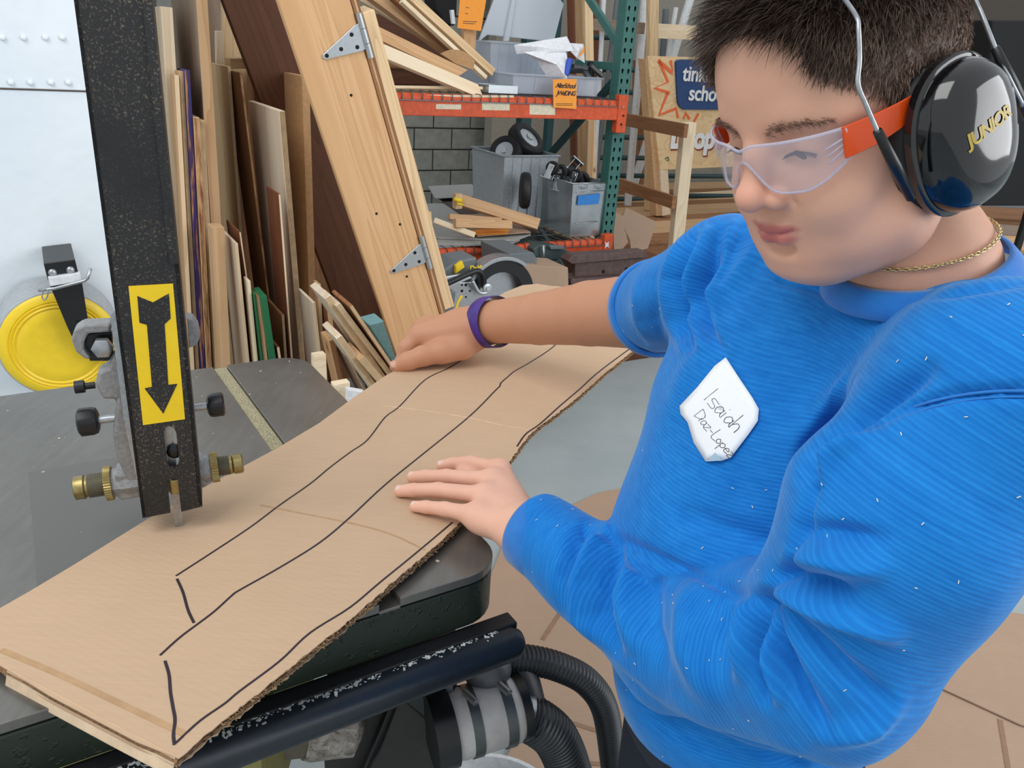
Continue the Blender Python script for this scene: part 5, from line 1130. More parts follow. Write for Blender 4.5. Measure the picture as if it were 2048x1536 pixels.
# ---- head in its own frame
hf = Field((-.13, -.10, -.145), (.13, .10, .16), .0021)
hf.ell((-.008, 0, .050), (.098, .074, .088), k=.01)
hf.ell((.040, 0, .050), (.048, .060, .062), k=.03)
hf.ell((.036, 0, -.022), (.052, .056, .070), k=.03)
for s_ in (-1, 1):
    hf.ell((.052, s_*.034, -.034), (.032, .029, .032), k=.022)
    hf.chain([(-.010, s_*.052, -.040), (.018, s_*.050, -.070), (.056, s_*.020, -.090)], [.018, .019, .016], k=.028)
    hf.ell((.040, s_*.030, -.068), (.034, .028, .026), k=.02)
hf.ell((.060, 0, -.083), (.018, .023, .016), k=.02)
hf.ell((.030, 0, -.088), (.045, .038, .016), k=.03)
hf.ell((.064, 0, -.052), (.020, .030, .026), k=.018)
for s_ in (-1, 1):
    hf.chain([(.078, s_*.010, .034), (.074, s_*.028, .037), (.060, s_*.048, .030)], [.008, .009, .009], k=.014)
    hf.ell((.098, s_*.032, .011), (.020, .017, .013), k=.014, mode='s')
    hf.ell((.068, s_*.032, .010), (.0150, .0160, .0135), k=.005)
    hf.chain([(.0830, s_*.021, .0055), (.0855, s_*.031, .0062), (.0795, s_*.043, .0060)], [.0014, .0036, .0014], k=.0015, mode='s')
hf.chain([(.080, 0, .030), (.091, 0, .008), (.1015, 0, -.016)], [.0085, .0085, .0105], k=.010)
hf.ell((.1045, 0, -.0195), (.0118, .0125, .0112), k=.006)
for s_ in (-1, 1):
    hf.ell((.0925, s_*.0145, -.0240), (.0105, .0080, .0085), k=.0035)
    hf.ell((.101, s_*.0065, -.0315), (.0055, .0032, .0035), k=.003, mode='s')
    hf.chain([(.088, s_*.024, -.024), (.080, s_*.031, -.040)], [.0004, .0004], k=.005, mode='s')
hf.chain([(.0790, -.023, -.0525), (.0870, -.010, -.0495), (.0892, 0, -.0505), (.0870, .010, -.0495), (.0790, .023, -.0525)], [.0022, .0046, .0048, .0046, .0022], k=.006)
hf.chain([(.0790, -.020, -.0550), (.0865, -.008, -.0595), (.0865, .008, -.0595), (.0790, .020, -.0550)], [.0025, .0055, .0055, .0025], k=.006)
hf.chain([(.0800, -.026, -.0518), (.0910, -.011, -.0540), (.0935, 0, -.0548), (.0910, .011, -.0540), (.0800, .026, -.0518)], [.0009]*5, k=.0022, mode='s')
hf.chain([(.084, -.010, -.0700), (.086, 0, -.0705), (.084, .010, -.0700)], [.002]*3, k=.010, mode='s')
NB = HR.T@(P(1838, 545, .675)-HO)          # neck base in the head frame
hf.cap((-.028, 0, -.045), NB*.72+np.array([-.028, 0, -.045])*.28, .050, .053, k=.02)
Vh, Fh = hf.nets(); Vh = relax(Vh, Fh, 2, .45)
Vhl = Vh.copy(); Vh = H(Vh)
Nh = vnormals(Vh, Fh)
# mirrored projection for the symmetric hairline and brows
Vm = Vhl.copy(); Vm[:, 1] = np.abs(Vm[:, 1]); hx_, hy_, hd_ = proj(H(Vm))
HLINE = np.array([(1380, 100), (1420, 66), (1450, 62), (1500, 72), (1560, 86), (1596, 98), (1616, 150), (1650, 172), (1720, 186), (1768, 210), (1796, 270), (1830, 390), (1900, 430), (1990, 425), (2200, 400)], float)
line = np.interp(hx_, HLINE[:, 0], HLINE[:, 1])
hairm = np.clip((line-hy_)/16+.3*np.sin(hx_*.35), 0, 1)*(Vhl[:, 2] > -.075); hairm[(Vhl[:, 0] < -.03) & (Vhl[:, 2] > -.07)] = 1; hairm[Vhl[:, 2] > .115] = 1
lipm = np.zeros(len(Vhl))
for c, r in (((.0885, 0, -.0505), (.010, .0235, .0050)), ((.0865, 0, -.0585), (.010, .020, .0058))):
    q = ((Vhl-np.array(c))/np.array(r)); lipm = np.maximum(lipm, np.clip((1.25-np.linalg.norm(q, axis=1))/.45, 0, 1))
blush = np.clip(1-np.linalg.norm((Vhl-np.array([.105, 0, -.02]))/np.array([.03, .03, .022]), axis=1), 0, 1)+.6*np.clip(1-np.linalg.norm((np.abs(Vhl*[1, 1, 1])-np.array([.075, .042, .030]))/np.array([.05, .03, .03]), axis=1), 0, 1)*0
# ---- near hand and wrist (flat on the cardboard)
hz = CZ+.0005
def Q(px, py, dz): return PZ(px, py, hz+dz)
nf = Field(Q(760, 900, 0)*[1, 1, 0]+[-.03, -.32, hz-.02], Q(1160, 900, 0)*[1, 1, 0]+[.08, .10, hz+.14], .0021)
nf = Field((-.22, .70, hz-.012), (.16, 1.10, hz+.13), .0021)
fingers = [ # tip, dip, pip, mcp pixels with heights
 ([(883, 931, .0085), (905, 927, .0125), (942, 925, .0185), (1000, 940, .026)], [.0080, .0088, .0098, .0122]),
 ([(825, 954, .0085), (850, 953, .0135), (893, 953, .0205), (985, 962, .029)], [.0084, .0092, .0102, .0128]),
 ([(800, 982, .0085), (826, 980, .0135), (876, 980, .0205), (972, 992, .029)], [.0084, .0092, .0102, .0126]),
 ([(830, 1013, .0080), (852, 1014, .0120), (890, 1018, .0180), (958, 1032, .025)], [.0076, .0084, .0094, .0118])]
Wn = P(1052, 1060, .975)
for f_, r_ in fingers:
    pts = [Q(*p) for p in f_]; nf.chain(pts, r_, k=.0035)
mc = [Q(*f_[-1]) for f_, _ in fingers]
for i, m in enumerate(mc):
    nf.cap(m, Wn+(m-mc[1])*.25, [.0135, .0145, .0145, .0135][i], .021, k=.014)
for i in range(3): nf.cap(mc[i], mc[i+1], .0115, .0115, k=.010)
nf.chain([Q(1010, 965, .014), Q(968, 948, .010), Q(925, 942, .008)], [.014, .011, .009], k=.005)       # thumb tucked below the index finger
nf.cap(Wn, P(1130, 1110, .95), .027, .030, k=.02); nf.ell(Q(985, 1040, .018), (.030, .024, .016), k=.02)
for f_, r_ in fingers:            # nails
    a, b = Q(*f_[0]), Q(*f_[1]); ax = nrm(a-b); 
Vn, Fn = nf.nets(); Vn = relax(Vn, Fn, 2, .4)
# ---- far arm and fist
W2 = P(985, 644, 1.535); EL = P(1300, 622, 1.22)
ff = Field((-.36, 1.05, .90), (.36, 1.60, 1.32), .0030)
ff.chain([P(1345, 612, 1.16), EL, P(1180, 627, 1.33), P(1080, 637, 1.43), W2], [.060, .059, .0535, .0465, .0400], k=.006)
ff.cap(W2, P(925, 664, 1.565), .0400, .041, k=.01); ff.cap(P(925, 664, 1.565), P(868, 674, 1.56), .041, .034, k=.03)
ff.cap(P(925, 655, 1.60), P(855, 662, 1.60), .032, .028, k=.02)
def fz_(px, py, d): return P(px, py, d)
kn = [((838, 672), 1.55), ((842, 663), 1.58), ((850, 658), 1.61), ((862, 656), 1.64)]
for i, ((x, y), d) in enumerate(kn):
    a = fz_(x, y, d); b = fz_(x-24+3*i, y+24, d-.005); c = fz_(x-32+5*i, y+52, d-.005); e = fz_(x-20+5*i, y+70, d+.01)
    ff.cap(fz_(900, 668-3*i, d), a, .027, .021, k=.016); ff.chain([a, b, c, e], [.0195, .0165, .0150, .0130], k=.006)
ff.chain([P(925, 694, 1.535), P(885, 704, 1.525), P(845, 712, 1.515), P(815, 723, 1.51), P(793, 733, 1.51)], [.026, .0215, .0185, .0165, .0135], k=.010)
Vf, Ff = ff.nets(); Vf = relax(Vf, Ff, 2, .4)
# ---- hidden torso core that joins head and arms
S1 = P(2005, 815, .57); MID = P(1802, 1045, .605); EL1 = P(1652, 1312, .665); FM = P(1370, 1270, .82); W1 = P(1062, 1058, .978)
S2 = P(1465, 560, .90); C2 = P(1310, 618, 1.19)
TF = np.array([-.937, -.35, 0]); TS = np.array([.35, -.937, 0]); NBW = P(1838, 545, .675)
cf = Field((-.02, .38, .80), (.55, 1.3, 1.50), .009)
cf.ell((.315, .765, 1.16), (.09, .13, .19), k=.03, ax=[TF, TS, ZR]); cf.ell((.29, .735, .95), (.10, .13, .13), k=.03, ax=[TF, TS, ZR])
cf.cap(NBW, H((-.028, 0, -.045)), .050, .048, k=.02); cf.cap(NBW, (.33, .75, 1.2), .055, .08, k=.04)
cf.chain([S1, MID, EL1, FM, W1], [.035, .045, .040, .034, .026], k=.02); cf.chain([(.33, .75, 1.27), S2, C2], [.05, .045, .045], k=.02); cf.cap((.34, .74, 1.27), S1, .05, .035, k=.02)
Vc, Fc_ = cf.nets()
VA = [Vh, Vn, Vf, Vc]; FA = []; off_ = 0
for V_, F_ in ((Vh, Fh), (Vn, Fn), (Vf, Ff), (Vc, Fc_)): FA.append(F_+off_); off_ += len(V_)
z = np.zeros
attr = {'hair': np.concatenate([hairm, z(off_-len(Vh))]), 'lip': np.concatenate([lipm, z(off_-len(Vh))]), 'tan': np.concatenate([z(len(Vh))+.25, z(len(Vn)), z(len(Vf))+1, z(len(Vc))+.5]), 'red': np.concatenate([blush, z(off_-len(Vh))])}
sk_ = NT('skin'); v = sk_.coord(); n1 = sk_.noise(v, 30, 4); n2 = sk_.noise(v, 420, 3)
def attrn(t, nm): d = t.t.nodes.new('ShaderNodeAttribute'); d.attribute_name = nm; return d.outputs['Fac']
c_ = sk_.mix(attrn(sk_, 'tan'), lin(232, 184, 160), lin(196, 144, 112))
c_ = sk_.mix(sk_.math('MULTIPLY', n1, .35), c_, lin(196, 130, 104)); c_ = sk_.mix(sk_.math('MULTIPLY', attrn(sk_, 'red'), .35), c_, lin(214, 130, 116))
c_ = sk_.mix(sk_.math('MULTIPLY', attrn(sk_, 'lip'), .9), c_, lin(186, 100, 98)); c_ = sk_.mix(sk_.math('MULTIPLY', attrn(sk_, 'hair'), .92), c_, lin(58, 42, 36))
sk_.col(c_); sk_.set(Roughness=.5); sk_.b.inputs['Subsurface Weight'].default_value = .18; sk_.b.inputs['Subsurface Radius'].default_value = (.012, .005, .003); sk_.b.inputs['Subsurface Scale'].default_value = .6
sk_.b.inputs['Specular IOR Level'].default_value = .35; sk_.bump(n2, .12, .0008)
body = fastmesh('body', np.concatenate(VA), np.concatenate(FA), sk_.m, boy, attr)
# nails
nm_ = plain('nail', lin(230, 190, 176), .35, var=.01)
for f_, r_ in fingers:
    a, b = Q(*f_[0]), Q(*f_[1]); ax = nrm(a-b); up = nrm(ZR-ax*(ZR@ax)+np.array([0, -.25, 0])); sd_ = np.cross(up, ax); m_ = MB(); V = []; G_ = 6; R1 = r_[0]*1.03
    c0 = a-ax*.0015
    for i in range(G_):
        for j in range(5):
            t_ = (i/(G_-1)-.5)*2; s_ = (j/4-.5)*2*(1-.18*t_*t_); V.append(c0+ax*t_*.0048+up*math.cos(s_*.75)*R1*.985+sd_*math.sin(s_*.75)*R1*.9)
    m_.add(V, [(i*5+j, i*5+j+1, (i+1)*5+j+1, (i+1)*5+j) for i in range(G_-1) for j in range(4)]); m_.out('fingernail', nm_, boy, True)
a, b = P(793, 733, 1.51), P(815, 723, 1.51); ax = nrm(a-b); up = nrm(-cF*.8+cU*.6); up = nrm(up-ax*(up@ax)); sd_ = np.cross(up, ax); V = []
for i in range(6):
    for j in range(5): t_ = (i/5-.5)*2; s_ = (j/4-.5)*2*(1-.2*t_*t_); V.append(a-ax*.001+ax*t_*.008+up*math.cos(s_*.8)*.0142+sd_*math.sin(s_*.8)*.0125)
MB().add(V, [(i*5+j, i*5+j+1, (i+1)*5+j+1, (i+1)*5+j) for i in range(5) for j in range(4)]).out('fingernail', plain('thumbnail', lin(206, 156, 132), .4, var=.01), boy, True)
# eyes
for s_ in (-1, 1):
    m_ = MB(); c = np.array([.0705, s_*.0320, .010]); prof = [(-.0118*math.cos(a), .0118*math.sin(a)+1e-4) for a in np.linspace(0, PI, 16)]; gz = nrm([.86, -.12*1, -.45])
    m_.lathe(prof, H(c), HR@gz, 24); e_ = m_.out('eye', plain('eye_white', lin(214, 204, 198), .15, var=.01), boy, True)
    m_ = MB(); m_.lathe([(.0095, .0066), (.0113, .0058), (.0121, .0030), (.0122, .0004)], H(c), HR@gz, 20); m_.out('iris', plain('iris', lin(44, 28, 20), .1), e_, True)
    m_ = MB()
    for k in range(26):
        t_ = k/25; p = np.array([.0838-.0058*max(0, t_-.4)**1.4*2, s_*(.0205+.0235*t_), .0068+.0034*math.sin(PI*t_)]); q = p+np.array([.0034, s_*(.003*(t_-.3)), -.0016]); m_.tube([H(p), H((p+q)/2+[.0006, 0, -.0012]), H(q)], [.0005, .0003, .0001], 3)
    m_.out('eyelashes', plain('lash', lin(20, 14, 12), .6), boy)
# brows and hair strands
jr = np.random.RandomState(4)
def strands(name, base, dirs, lens, wid, mat, bend=None, parent=boy, top=None):
    n = len(base); side = np.cross(dirs, jr.normal(size=(n, 3))); side /= np.linalg.norm(side, axis=1)[:, None]+1e-9
    bd = np.tile(np.array([0, 0, -1.]), (n, 1)) if bend is None else bend
    V = []; L = lens[:, None]
    for t_, w_ in ((-.06, 1), (.35, .85), (.7, .55), (1., .08)):
        c = base+dirs*L*t_+bd*L*(max(t_, 0)**2)*.38; V += [c-side*wid[:, None]*w_/2, c+side*wid[:, None]*w_/2]
    V = np.stack(V, 1).reshape(-1, 3); o = np.arange(n)[:, None]*8
    Fq = np.concatenate([o+np.array([0, 1, 3, 2])+2*k for k in range(3)]); return fastmesh(name, V, Fq, mat, parent, {'top': np.repeat(np.ones(n) if top is None else top, 8)})
ht = NT('hair_brown'); oi = ht.coord(); n1 = ht.noise(oi, 60, 2); ht.col(ht.mix(attrn(ht, 'top'), ht.ramp(n1, [(.3, lin(84, 66, 56)), (.7, lin(128, 106, 90))]), ht.ramp(n1, [(.35, lin(38, 30, 27)), (.7, lin(80, 64, 54))]))); ht.set(Roughness=.5); ht.b.inputs['Specular IOR Level'].default_value = .35
idx_ = np.where((hairm > .25) & (Vhl[:, 2] > -.08))[0]; pick = jr.choice(idx_, 42000, replace=True); jit = jr.normal(scale=.0012, size=(len(pick), 3))
bl = Vhl[pick]+jit; nl_ = (HR.T@Nh[pick].T).T
top = np.clip((bl[:, 2]-.055)/.05, 0, 1)*np.clip((bl[:, 2]-.02-.25*0)/.05, 0, 1)
comb = np.array([.55, 0, .05])+np.stack([0*top, np.sign(bl[:, 1])*.15, -.5*(1-top)], 1); dl = nl_*(.22+.38*top)[:, None]+comb*(.9-.2*top)[:, None]+jr.normal(scale=.22, size=bl.shape); dl /= np.linalg.norm(dl, axis=1)[:, None]
ln_ = (.005+.020*top)*(.6+.8*jr.rand(len(pick)))*(.5+.5*np.clip(hairm[pick]*1.3, 0, 1))
hair = strands('hair', H(bl), dl@HR.T, ln_, .0005+.0005*jr.rand(len(pick)), ht.m, top=top); tag(hair, kind='stuff')
bp = []; bd_ = []
for s_ in (-1, 1):
    for k in range(230):
        t_ = jr.rand(); y = s_*(.013+.044*t_); zc = .0255+.010*math.sin(min(t_*1.25, 1)*PI*.6)-.006*t_; bp.append([.094-.020*t_*t_, y, zc+jr.normal()*.0018*(1.2-.6*t_)]); bd_.append([.1, s_*1., .25-.5*t_+jr.normal()*.2])
bp = np.array(bp); bd_ = np.array(bd_); bd_ /= np.linalg.norm(bd_, axis=1)[:, None]
# drop brow hairs onto the skin
for i in range(len(bp)):
    c = np.argmin(((Vhl[:, 1:]-bp[i, 1:])**2).sum(1)+(Vhl[:, 0] < .03)*1.); bp[i, 0] = Vhl[c, 0]+.0002
bw = plain('brow_hair', lin(112, 84, 68), .8)
for s_ in (-1, 1): q = bp[:, 1]*s_ > 0; strands('eyebrow', H(bp[q]), bd_[q]@HR.T, np.full(q.sum(), .006), np.full(q.sum(), .00038), bw)
# ================================================================ shirt
sf = Field((-.06, .36, .78), (.62, 1.30, 1.46), .0046)
AX = [TF, TS, ZR]
sf.ell((.292, .778, 1.175), (.132, .175, .18), k=.02, ax=AX)
sf.ell((.270, .745, 1.04), (.150, .165, .17), k=.05, ax=AX)
sf.ell((.282, .735, .912), (.142, .158, .145), k=.05, ax=AX)
TP = P(1822, 705, .725); sf.cap(TP, S1+[0, .02, 0], .066, .074, k=.05); sf.cap(TP, S2+[0, 0, -.01], .070, .066, k=.05); sf.cap(P(1838, 600, .69), P(1800, 760, .74), .064, .07, k=.03)

def capped(fld, a, b, ra, rb, n, c, k):       # tapered arm cut off by the plane at c
    ab = b-a; L = ab@ab; m = max(ra, rb)
    def fn(X, Y, Z):
        t_ = np.clip(((X-a[0])*ab[0]+(Y-a[1])*ab[1]+(Z-a[2])*ab[2])/L, 0, 1)
        d = np.sqrt((X-a[0]-t_*ab[0])**2+(Y-a[1]-t_*ab[1])**2+(Z-a[2]-t_*ab[2])**2)-(ra+(rb-ra)*t_)
        return np.maximum(d, (X-c[0])*n[0]+(Y-c[1])*n[1]+(Z-c[2])*n[2])
    fld.op(fn, np.minimum(a, b)-m, np.maximum(a, b)+m, k)
af = Field((-.06, .36, .78), (.62, 1.30, 1.46), .0046)
af.chain([S1, MID, EL1], [.080, .082, .079], k=.03); af.chain([EL1, FM], [.082, .075], k=.012)
fd = nrm(W1-FM); capped(af, FM, W1+fd*.03, .074, .044, fd, W1+fd*.0, .02)
# the crease in the bend of the elbow

wt = np.linspace(0, 1, 2)
gx_, gy_, gz_ = [af.lo[k]+af.h*np.arange(af.n[k]) for k in range(3)]
GX, GY, GZ = np.meshgrid(gx_, gy_, gz_, indexing='ij', sparse=True)
dS = np.sqrt((GX-S1[0])**2+(GY-S1[1])**2+(GZ-S1[2])**2); kk = np.clip((.172-dS)/.08, 0, 1)*.045+.006; kk = kk.astype(np.float32)
sT = sf.a.copy(); sA = af.a.copy(); hh = np.clip(.5+.5*(sf.a-af.a)/kk, 0, 1); sf.a = (sf.a*(1-hh)+af.a*hh-kk*hh*(1-hh)).astype(np.float32); del af, dS, kk, hh
sf.cap(W1+fd*.02, W1-fd*.012, .036, .033, k=.004, mode='s')
ud = nrm(C2-S2); capped(sf, S2, C2+ud*.03, .072, .0655, ud, C2, .03); sf.cap(C2+ud*.02, C2-ud*.012, .060, .058, k=.004, mode='s')
# neck opening
nd = nrm([-.36, -.10, 1]); sf.cap(NBW+nd*.060, NBW+nd*.16, .064, .070, k=.012, mode='s')
Vs, Fs_ = sf.nets(); Vs = relax(Vs, Fs_, 2, .5); Ns = vnormals(Vs, Fs_)
# which limb is nearest + distance along it, for the knit direction
def segd(V, a, b):
    ab = b-a; t_ = np.clip(((V-a)@ab)/(ab@ab), 0, 1); return np.linalg.norm(V-a-t_[:, None]*ab, axis=1), t_*np.linalg.norm(ab)
d_u1, l1 = segd(Vs, S1, MID); d_u2, l2 = segd(Vs, MID, EL1); d_f1, l3 = segd(Vs, EL1, FM); d_f2, l4 = segd(Vs, FM, W1); d_r, l5 = segd(Vs, S2, C2)
Lu = np.linalg.norm(MID-S1); Lv = np.linalg.norm(EL1-MID); Lf = np.linalg.norm(FM-EL1); Lw = np.linalg.norm(W1-FM)
dn = np.minimum(d_u1, d_u2); along_n = np.where(d_u1 < d_u2, (Vs-S1)@nrm(MID-S1), Lu+(Vs-MID)@nrm(EL1-MID)); df = np.minimum(d_f1, d_f2)
def samp(A): q = np.clip(np.round((Vs-sf.lo)/sf.h).astype(int), 0, sf.n-1); return A[q[:, 0], q[:, 1], q[:, 2]]
isarm = samp(sA) < samp(sT); arm_id = np.where(isarm, np.where(dn < df, 1, 2), np.where((l5 > .04) & (d_r < .085), 3, 0)); del sT, sA
dist_far = np.full(len(Vs), 1.)
axf = nrm(W1-EL1); along_f = Lu+Lv+(Vs-EL1)@axf; rib = Vs[:, 2]*1.0+.25*(Vs@TF)
wu_ = np.exp(-d_u1/.016); wv_ = np.exp(-d_u2/.016); ww_ = np.exp(-df/.016); al = (wu_*((Vs-S1)@nrm(MID-S1))+wv_*(Lu+(Vs-MID)@nrm(EL1-MID))+ww_*along_f)/(wu_+wv_+ww_)
rib = np.where(arm_id == 1, al, rib); rib = np.where(arm_id == 2, al, rib); rib = np.where(arm_id == 3, (Vs-S2)@ud, rib)
around = np.where(arm_id == 0, Vs@TS, np.where(arm_id == 3, Vs[:, 2], (Vs@nrm(np.cross(axf, ZR)))))
# folds
sx, sy_, sd = proj(Vs); face = np.clip(-(Ns*((Vs-CAM)/np.linalg.norm(Vs-CAM, axis=1)[:, None])).sum(1)*1.6+.15, 0, 1)
disp = np.zeros(len(Vs))
def fold(line, w, amp, ids=None, taper=True):
    d, t_ = polydist(sx, sy_, line); e = np.exp(-(d/w)**2)*(np.sin(PI*np.clip(t_*.9+.05, 0, 1))**.6 if taper else 1)
    m = face if ids is None else face*np.isin(arm_id, ids); disp[:] += 2.2*amp*e*m
NF = (1, 2)
# around the cuff and forearm
fold([(1180, 1040), (1150, 1085), (1130, 1150), (1135, 1215)], 15, -.008, NF); fold([(1225, 1050), (1185, 1090), (1160, 1160), (1160, 1230), (1190, 1290)], 15, .009, NF)
fold([(1262, 1068), (1232, 1110), (1205, 1170), (1200, 1230), (1230, 1300)], 15, -.010, NF); fold([(1300, 1090), (1272, 1130), (1250, 1200), (1262, 1290)], 17, .008, NF)
fold([(1330, 1120), (1305, 1170), (1300, 1250), (1330, 1330)], 20, -.006, NF); fold([(1400, 1150), (1375, 1210), (1380, 1300), (1420, 1400)], 24, .006, NF)
fold([(1455, 1175), (1440, 1240), (1450, 1340)], 22, -.006, NF)
# elbow fan
fold([(1522, 1205), (1515, 1290), (1530, 1400)], 13, -.013, NF); fold([(1530, 1205), (1545, 1270), (1590, 1360), (1650, 1450)], 13, -.011, NF); fold([(1526, 1205), (1535, 1290), (1560, 1400)], 11, .010, NF)
fold([(1545, 1200), (1600, 1260), (1680, 1330), (1760, 1390)], 16, -.008, NF); fold([(1500, 1195), (1490, 1260), (1480, 1350)], 16, .008, NF)
fold([(1540, 1170), (1600, 1195), (1700, 1230), (1790, 1270)], 18, .009, NF); fold([(1560, 1150), (1620, 1165), (1700, 1185)], 14, -.009, NF)
fold([(1590, 1110), (1660, 1115), (1760, 1140)], 20, .009, NF); fold([(1605, 1060), (1680, 1065), (1760, 1080)], 16, -.006, NF)
fold([(1640, 1480), (1740, 1450), (1800, 1400)], 20, .005, NF); fold([(1350, 1400), (1450, 1470), (1600, 1510)], 18, .006, NF)
fold([(1170, 1058), (1250, 1085), (1330, 1122), (1400, 1152), (1470, 1180), (1525, 1203)], 10, -.0045, None, False)
fold([(1150, 1262), (1200, 1322), (1290, 1402), (1400, 1466), (1500, 1506), (1600, 1528)], 11, -.0045, None, False)
fold([(1535, 1195), (1588, 1130), (1600, 1060), (1616, 990), (1636, 935)], 10, -.0045, None, False)
# arm pit / shoulder seam
fold([(1625, 960), (1640, 915), (1700, 870), (1790, 820), (1900, 790), (2048, 780)], 9, -.0045, None, False)
fold([(1612, 955), (1620, 900), (1680, 845), (1760, 790), (1850, 740)], 20, -.010, (0, 1)); fold([(1640, 960), (1665, 915), (1730, 870)], 14, .008, None)
fold([(1600, 880), (1650, 820), (1740, 750), (1850, 700)], 26, .007, (0,))
# far sleeve bunching
for i in range(7):
    x = 1292+i*27; fold([(x+16, 700), (x-12, 640), (x-14-i*1.2, 560), (x+14, 500-i*9)], 8.5, (-.0075 if i % 2 else .007), (3, 0))
fold([(1500, 440), (1440, 520), (1380, 620), (1345, 690)], 16, -.006, (0, 3)); fold([(1530, 470), (1470, 560), (1400, 640)], 14, .004, (0, 3))
# chest wrinkles
fold([(1500, 620), (1440, 680), (1370, 760), (1320, 860)], 30, .004, (0,)); fold([(1290, 760), (1260, 860), (1215, 960)], 20, .003, (0,)); fold([(1350, 1020), (1450, 1060), (1560, 1090)], 24, -.004, (0,))
fold([(1560, 560), (1700, 600), (1900, 592), (2048, 565)], 7, -.0025, None, False)
fold([(1280, 1420), (1400, 1490), (1500, 1530)], 16, -.005, (0,))
disp += .0016*np.sin(rib*38+4*np.sin(around*19))*(arm_id > 0)+.0008*np.sin(rib*55+around*30)
Vs = Vs+Ns*disp[:, None]; Vs = relax(Vs, Fs_, 1, .3)
kt = NT('blue_knit'); rb = attrn(kt, 'rib'); ar = attrn(kt, 'around'); v = kt.coord()
wv = kt.math('SINE', kt.math('MULTIPLY', rb, 2*PI/.0036)); cmb = kt.t.nodes.new('ShaderNodeCombineXYZ'); kt.l(kt.math('MULTIPLY', rb, 260), cmb.inputs[0]); kt.l(kt.math('MULTIPLY', ar, 45), cmb.inputs[1])
slub = kt.noise(cmb.outputs[0], 1, 3, .6); big = kt.noise(v, 14, 3); fuzz = kt.noise(v, 700, 2)
c_ = kt.ramp(kt.math('ADD', kt.math('MULTIPLY', slub, .7), kt.math('MULTIPLY', big, .3)), [(.32, lin(20, 112, 194)), (.68, lin(36, 136, 216))])
c_ = kt.mix(kt.ramp(wv, [(0, (.22, .22, .22, 1)), (.55, (0, 0, 0, 1))]), c_, lin(4, 76, 160))
kt.col(c_); kt.set(Roughness=.85); kt.b.inputs['Specular IOR Level'].default_value = .15; kt.b.inputs['Sheen Weight'].default_value = .35; kt.b.inputs['Sheen Roughness'].default_value = .4; kt.b.inputs['Sheen Tint'].default_value = (.5, .75, 1, 1)
kt.bump(kt.math('ADD', kt.math('MULTIPLY', wv, .22), kt.math('ADD', kt.math('MULTIPLY', slub, .6), kt.math('MULTIPLY', fuzz, .4))), .34, .0016)
shirt = fastmesh('shirt', Vs, Fs_, kt.m, boy, {'rib': rib, 'around': around})
sm_ = shirt.modifiers.new('Subdivision', 'SUBSURF'); sm_.levels = 1; sm_.render_levels = 1
def band(name, c, ax, rx, ry, w, th, mat, parent, flare=0, n=64, u=None, a0=0, a1=2*PI, closed=True, rib_=0):
    """flat ribbon ring: elliptical, w wide along ax, th thick"""
    ax = nrm(ax); u = nrm(np.cross(ax, ZR) if u is None else u-ax*(np.array(u)@ax)); q = np.cross(ax, u); V = []; m = n if closed else n+1
    for k in range(m):
        a = a0+(a1-a0)*k/n; d_ = u*math.cos(a)*rx+q*math.sin(a)*ry; e = nrm(u*math.cos(a)/rx+q*math.sin(a)/ry)
        for (s_, o_) in ((-.5, 0), (-.42, 1), (0, 1.15), (.42, 1), (.5, 0), (.42, -.2), (-.42, -.2)): V.append(c+d_+ax*w*s_+e*(th*o_+flare*s_-(rib_*(k % 2) if o_ > 0 else 0)))
    Fq = [(k*7+j, k*7+(j+1) % 7, ((k+1) % m)*7+(j+1) % 7, ((k+1) % m)*7+j) for k in range(m if closed else m-1) for j in range(7)]
    return MB().add(V, Fq).out(name, mat, parent, True)
ct = NT('collar_knit'); v = ct.coord(); ct.col(ct.ramp(ct.noise(v, 20, 3), [(.3, lin(14, 104, 188)), (.7, lin(28, 126, 208))])); ct.set(Roughness=.85); ct.bump(ct.noise(v, 500, 2), .4, .001); ct.b.inputs['Sheen Weight'].default_value = .3
band('collar', NBW+nd*.004, nd, .0735, .0690, .022, .0040, ct.m, shirt, flare=-.012)
band('cuff', W1-fd*.022, fd, .0465, .0465, .046, .003, ct.m, shirt, flare=-.002, n=180, rib_=.0006)
band('cuff', C2-ud*.010, ud, .0675, .0675, .030, .005, ct.m, shirt, n=200, rib_=.0008)
# sawdust flecks stuck to the shirt
fr2 = np.random.RandomState(8); vis = np.where((face > .5) & (sx > 1000) & (sx < 2048) & (sy_ > 600) & (sy_ < 1536))[0]; m_ = MB()
wgt = np.where(arm_id[vis] > 0, 3., 1.); pk = fr2.choice(vis, 110, p=wgt/wgt.sum(), replace=False)[:80]
for i in pk:
    a = nrm(np.cross(Ns[i], fr2.normal(size=3))); b_ = np.cross(Ns[i], a); m_.box(Vs[i]+Ns[i]*.0008, (a, b_, Ns[i]), (.0005+.0011*fr2.rand(), .0003, .0002))
tag(m_.out('dust_flecks', plain('fleck', lin(230, 226, 210), .8), shirt), kind='stuff')
def surf(px, py):
    d = np.hypot(sx-px, sy_-py)+(face < .3)*50; i = np.argsort(d)[:6]; vis_d = sd[i].min(); w_ = 1/(d[i]+.5); return P(px, py, float((sd[i]*w_).sum()/w_.sum()))
def seam(pts, r=.0011, nm='seam'):
    q = [surf(x, y)-cF*.0012 for x, y in pts]; m_ = MB(); m_.tube(smoothpts(q, 3), r, 6); return m_.out(nm, ct.m, shirt, True)
sx, sy_, sd = proj(Vs)
seam([(1640, 935), (1665, 905), (1700, 880), (1750, 850), (1800, 825), (1850, 806), (1900, 794), (1950, 786), (2000, 782), (2060, 782)])
seam([(1655, 925), (1700, 893), (1750, 862), (1800, 838), (1850, 818), (1900, 806), (1950, 798), (2000, 794), (2060, 794)], .0007)
